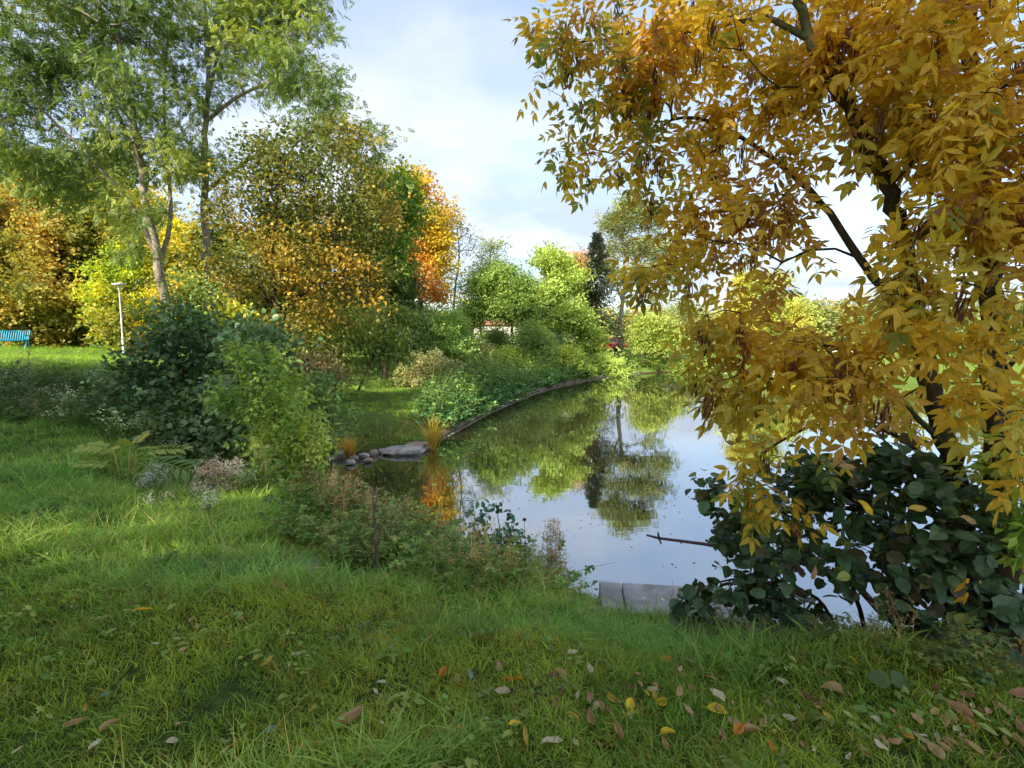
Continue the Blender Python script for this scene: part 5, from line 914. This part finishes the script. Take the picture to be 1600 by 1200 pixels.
FL = [(327, 933, 18, 90, 'w', 2, 0), (225, 964, 28, 10, 'y', 3, 'narrow yellow-brown leaf lying alone on the mown lawn'), (299, 982, 20, 110, 'p', 0, 0), (308, 990, 14, 120, 'p', 0, 0), (373, 977, 20, 160, 't', 1, 0), (455, 900, 20, 140, 'y', 0, 'yellow leaf resting on the broad pale plant'), (475, 906, 14, 60, 'p', 0, 0), (440, 927, 25, 5, 't', 1, 0),
      (710, 918, 22, 135, 'y', 0, 'yellow leaf caught high in the long grass of the bank'), (668, 1010, 28, 55, 'p', 0, 'pinkish pointed leaf on the longer grass, standing alone'), (690, 1064, 36, 62, 'o', 0, 'orange and yellow pointed leaf, the larger of an upright pair'), (714, 1074, 28, 88, 'o', 3, 'narrow orange leaf, the smaller of an upright pair'), (780, 1050, 22, 120, 'p', 0, 'pale pinkish leaf standing tip-up above the curled orange one'), (800, 1072, 36, 150, 'o', 1, 'large curled orange and pink leaf beside its pale neighbour'), (785, 1098, 26, 175, 'w', 1, 0),
      (595, 1080, 24, 155, 'w', 1, 0), (550, 1136, 46, 38, 'p', 0, 'long spotted pinkish-tan leaf, longest on the lawn'), (485, 1180, 32, 20, 'o', 2, 'broad orange-tan leaf with stalk near the bottom of the lawn'), (711, 1153, 26, 8, 'o', 0, 'orange leaf lying flat below the upright pair'), (805, 1150, 22, 0, 'y', 2, 'short bright yellow leaf beside a narrow upright one'), (821, 1165, 36, 95, 'n', 3, 'narrow ochre leaf standing upright like a blade'),
      (863, 1172, 38, 15, 'w', 1, 'curled whitish leaf with ribbed edge at the bottom of the lawn'), (967, 1160, 36, 95, 'p', 0, 'large oval pinkish-tan leaf pointing upward'), (925, 1137, 28, 110, 'p', 0, 0), (940, 1116, 20, 120, 'p', 0, 0), (923, 1100, 22, 95, 'p', 0, 0), (952, 1118, 14, 130, 'p', 0, 0), (922, 1053, 22, 120, 'w', 0, 'cream oval leaf alone in the dark grass clump'), (895, 1030, 18, 5, 'w', 1, 0),
      (985, 1115, 30, 50, 'y', 0, 'slanting bright yellow leaf with a thin one below'), (1032, 1104, 26, 20, 'y', 2, 'folded yellow leaf right of the slanting one'), (1010, 1095, 14, 110, 'y', 0, 'tiny yellow leaf between two larger yellow leaves'), (985, 1128, 30, 10, 'n', 3, 'thin ochre leaf edge below the slanting yellow leaf'), (1043, 1160, 24, 10, 'y', 2, 'round bright yellow leaf overlapping a limp tan one'), (1040, 1180, 26, 100, 't', 0, 'limp tan leaf hanging below the round yellow one'), (1038, 1040, 22, 5, 'o', 2, 'orange-tan rounded leaf by the tall grass clump'),
      (1065, 1064, 16, 0, 'p', 2, 0), (1120, 1100, 26, 130, 'w', 2, 'cream leaf lying on top of a yellow one'), (1120, 1121, 30, 0, 'y', 0, 'yellow leaf lying under the cream one'), (1075, 1122, 24, 110, 't', 0, 0), (1128, 1168, 30, 70, 'p', 0, 0), (1150, 1155, 30, 20, 'o', 2, 'orange-pink crumpled leaf in the pile near the bottom'), (1176, 1158, 26, 5, 't', 3, 0), (1168, 1146, 20, 40, 'p', 2, 0), (1208, 1182, 30, 100, 'o', 1, 'rusty orange crumpled leaf right of the leaf pile'),
      (1168, 1038, 16, 150, 'o', 0, 'small orange leaf with upright stalk near the dark weeds'), (1125, 1030, 14, 40, 't', 0, 0), (1292, 1057, 22, 40, 't', 2, 0), (1335, 1042, 22, 80, 'y', 1, 'yellow leaf shining among the dark weeds'), (1325, 1058, 14, 80, 't', 0, 0), (120, 1142, 32, 20, 't', 3, 0), (172, 1145, 32, 42, 't', 0, 0), (168, 1101, 18, 20, 'g', 0, 'small grey-green leaf lying on the mown lawn'), (424, 1150, 18, 10, 'g', 0, 'grey-green oval leaf in a dark gap of the lawn'), (150, 1178, 22, 70, 'w', 2, 0),
      (420, 1045, 24, 70, 'n', 0, 'ochre upright leaf at the middle of the lawn'), (270, 1170, 20, 10, 'w', 0, 0), (465, 1032, 14, 20, 'w', 2, 0), (733, 1068, 18, 100, 'g', 2, 'crinkled blue-grey leaf beside the narrow orange one'), (838, 1075, 12, 60, 't', 0, 0), (893, 1133, 30, 150, 'n', 3, 'thin ochre leaf slanting across the grass'), (985, 1086, 22, 5, 'b', 0, 0), (1000, 1080, 16, 90, 't', 0, 0), (1300, 1088, 30, 165, 't', 0, 0), (1260, 1100, 26, 100, 'b', 0, 0),
      (1368, 1072, 20, 170, 'p', 0, 'pinkish leaf lying on a broad green leaf'), (1415, 1160, 20, 110, 'o', 0, 'orange oval leaf before the leaf litter'), (1438, 1165, 22, 130, 'w', 0, 0), (1400, 1178, 22, 10, 'p', 0, 0), (1375, 1180, 20, 110, 'w', 0, 0), (1460, 1185, 24, 120, 't', 0, 0), (1497, 1122, 30, 120, 'p', 0, 0), (1590, 1098, 24, 170, 'p', 0, 0), (1502, 1108, 16, 100, 't', 0, 0)]
ns = {}
r = np.random.default_rng(700)
def rnd_leaf(x0, x1, y0, y1, n, cols, smin=14, smax=34):
    for _ in range(n): FL.append((r.uniform(x0, x1), r.uniform(y0, y1), r.uniform(smin, smax), r.uniform(0, 180), cols[r.integers(0, len(cols))], int(r.integers(0, 4)), 0))
rnd_leaf(1470, 1600, 1110, 1200, 20, 'ppttob', 12, 24); rnd_leaf(1330, 1600, 1090, 1200, 28, 'pttbw', 9, 20); rnd_leaf(860, 1400, 1050, 1200, 52, 'tbpwntw', 9, 22); rnd_leaf(0, 860, 900, 1200, 22, 'twn', 8, 16); rnd_leaf(1050, 1500, 985, 1060, 26, 'tbbpw', 10, 20)
for q_ in range(12): FL.append((1050+r.uniform(0, 55), 962+r.uniform(-8, 14), r.uniform(10, 20), r.uniform(0, 180), 'bpt'[q_ % 3], 1, 0))
for k, (px, py, s, an, c, sh, lab) in enumerate(FL):
    p = gpix(px, py); d = float(np.linalg.norm(p-EYE)); size = s/FPX*d*(.88 if px > 300 else .7); a = R(an)+r.normal()*.1
    dirv = np.array([math.cos(a), math.sin(a)*1.5, (.35 if abs(math.sin(a)) > .6 else .1)+r.normal()*.12]); sh_ = sh if lab else int(r.integers(0, 3)); me = leafmesh('fallen_leaf', FTB[sh_+4*(k % 3)], FN.index(c), [FC[q] for q in FN], M['dryleaf'], sh_+4*(k % 3))
    nn = np.array([r.normal()*.4, -.35+r.normal()*.4, 1.0]); dn = norm(dirv)
    o = leafobj('fallen_leaf', me, None, p-dn*size*.5+np.array([0, 0, .028+.025*r.uniform()]), dirv, nn, size)
    place_ = 'litter under the bush' if px > 1330 and py > 1085 else 'the dark weeds' if py < 1062 and px > 1050 else 'grass right of the leaf pile' if px > 1180 else 'the middle lawn grass' if px > 850 else 'the short lawn grass'
    zone = place_+(' by the leaf pile' if place_.startswith('the middle') and px > 1060 else ' near the yellow leaves' if place_.startswith('the middle') and px > 960 else ' in front' if py > 1140 else ' by the long grass' if py < 985 else '')
    sw = ('tiny ' if s < 13 else 'small ' if s < 19 else 'large ' if s > 27 else '')+FW[c]+(' oval', ' slim', ' broad', ' narrow')[sh_]
    own = bool(lab); lab = lab or '%s fallen leaf among %s' % (sw, zone); place_ = zone; tag(o, lab, 'leaf', None if own else '%s fallen leaves in %s' % (sw, place_))
print('tris', sum(len(o.data.polygons) for o in sc.objects if o.type == 'MESH'), 'objs', len(sc.objects))

# leaves caught in the dark bush, and one whole leaf hanging before the rear trunk
for px, py, dd_, s_, a, c, lab in [(1338, 783, 3.25, 26, -35, 'y', 'narrow yellow leaf caught on top of the dark bush'), (1418, 796, 3.2, 22, 10, 'n', 'pale ochre leaf resting on the middle of the dark bush'), (1498, 808, 3.15, 22, -15, 't', 'tan leaf resting on the bush before the leaning trunk'), (1308, 730, 3.3, 22, 5, 't', 'tan leaf caught high in the dark bush'), (1268, 905, 3.5, 18, 80, 'p', 'small pinkish leaf stuck low in the dark bush')]:
    leafobj_ = leafobj('fallen_leaf', leafmesh('fallen_leaf', FTB[1], FN.index(c), [FC[q] for q in FN], M['dryleaf'], 1), None, W(px, py, dd_), np.array([math.cos(R(a)), -.2, math.sin(R(a))]), np.array([0, -.6, .8]), s_/FPX*dd_*1.3); tag(leafobj_, lab, 'leaf')
o = leafobj('ash_leaf', leafmesh('hanging_leaf', ASHT[3], 0, [(.78, .42, .04)], M['ashleaf'], 9), None, W(1500, 898, 3.1), np.array([.5, -.1, -.75]), np.array([0, -1.0, .3]), .20); tag(o, 'bright orange-yellow divided leaf hanging low before the rear dark trunk', 'leaf')
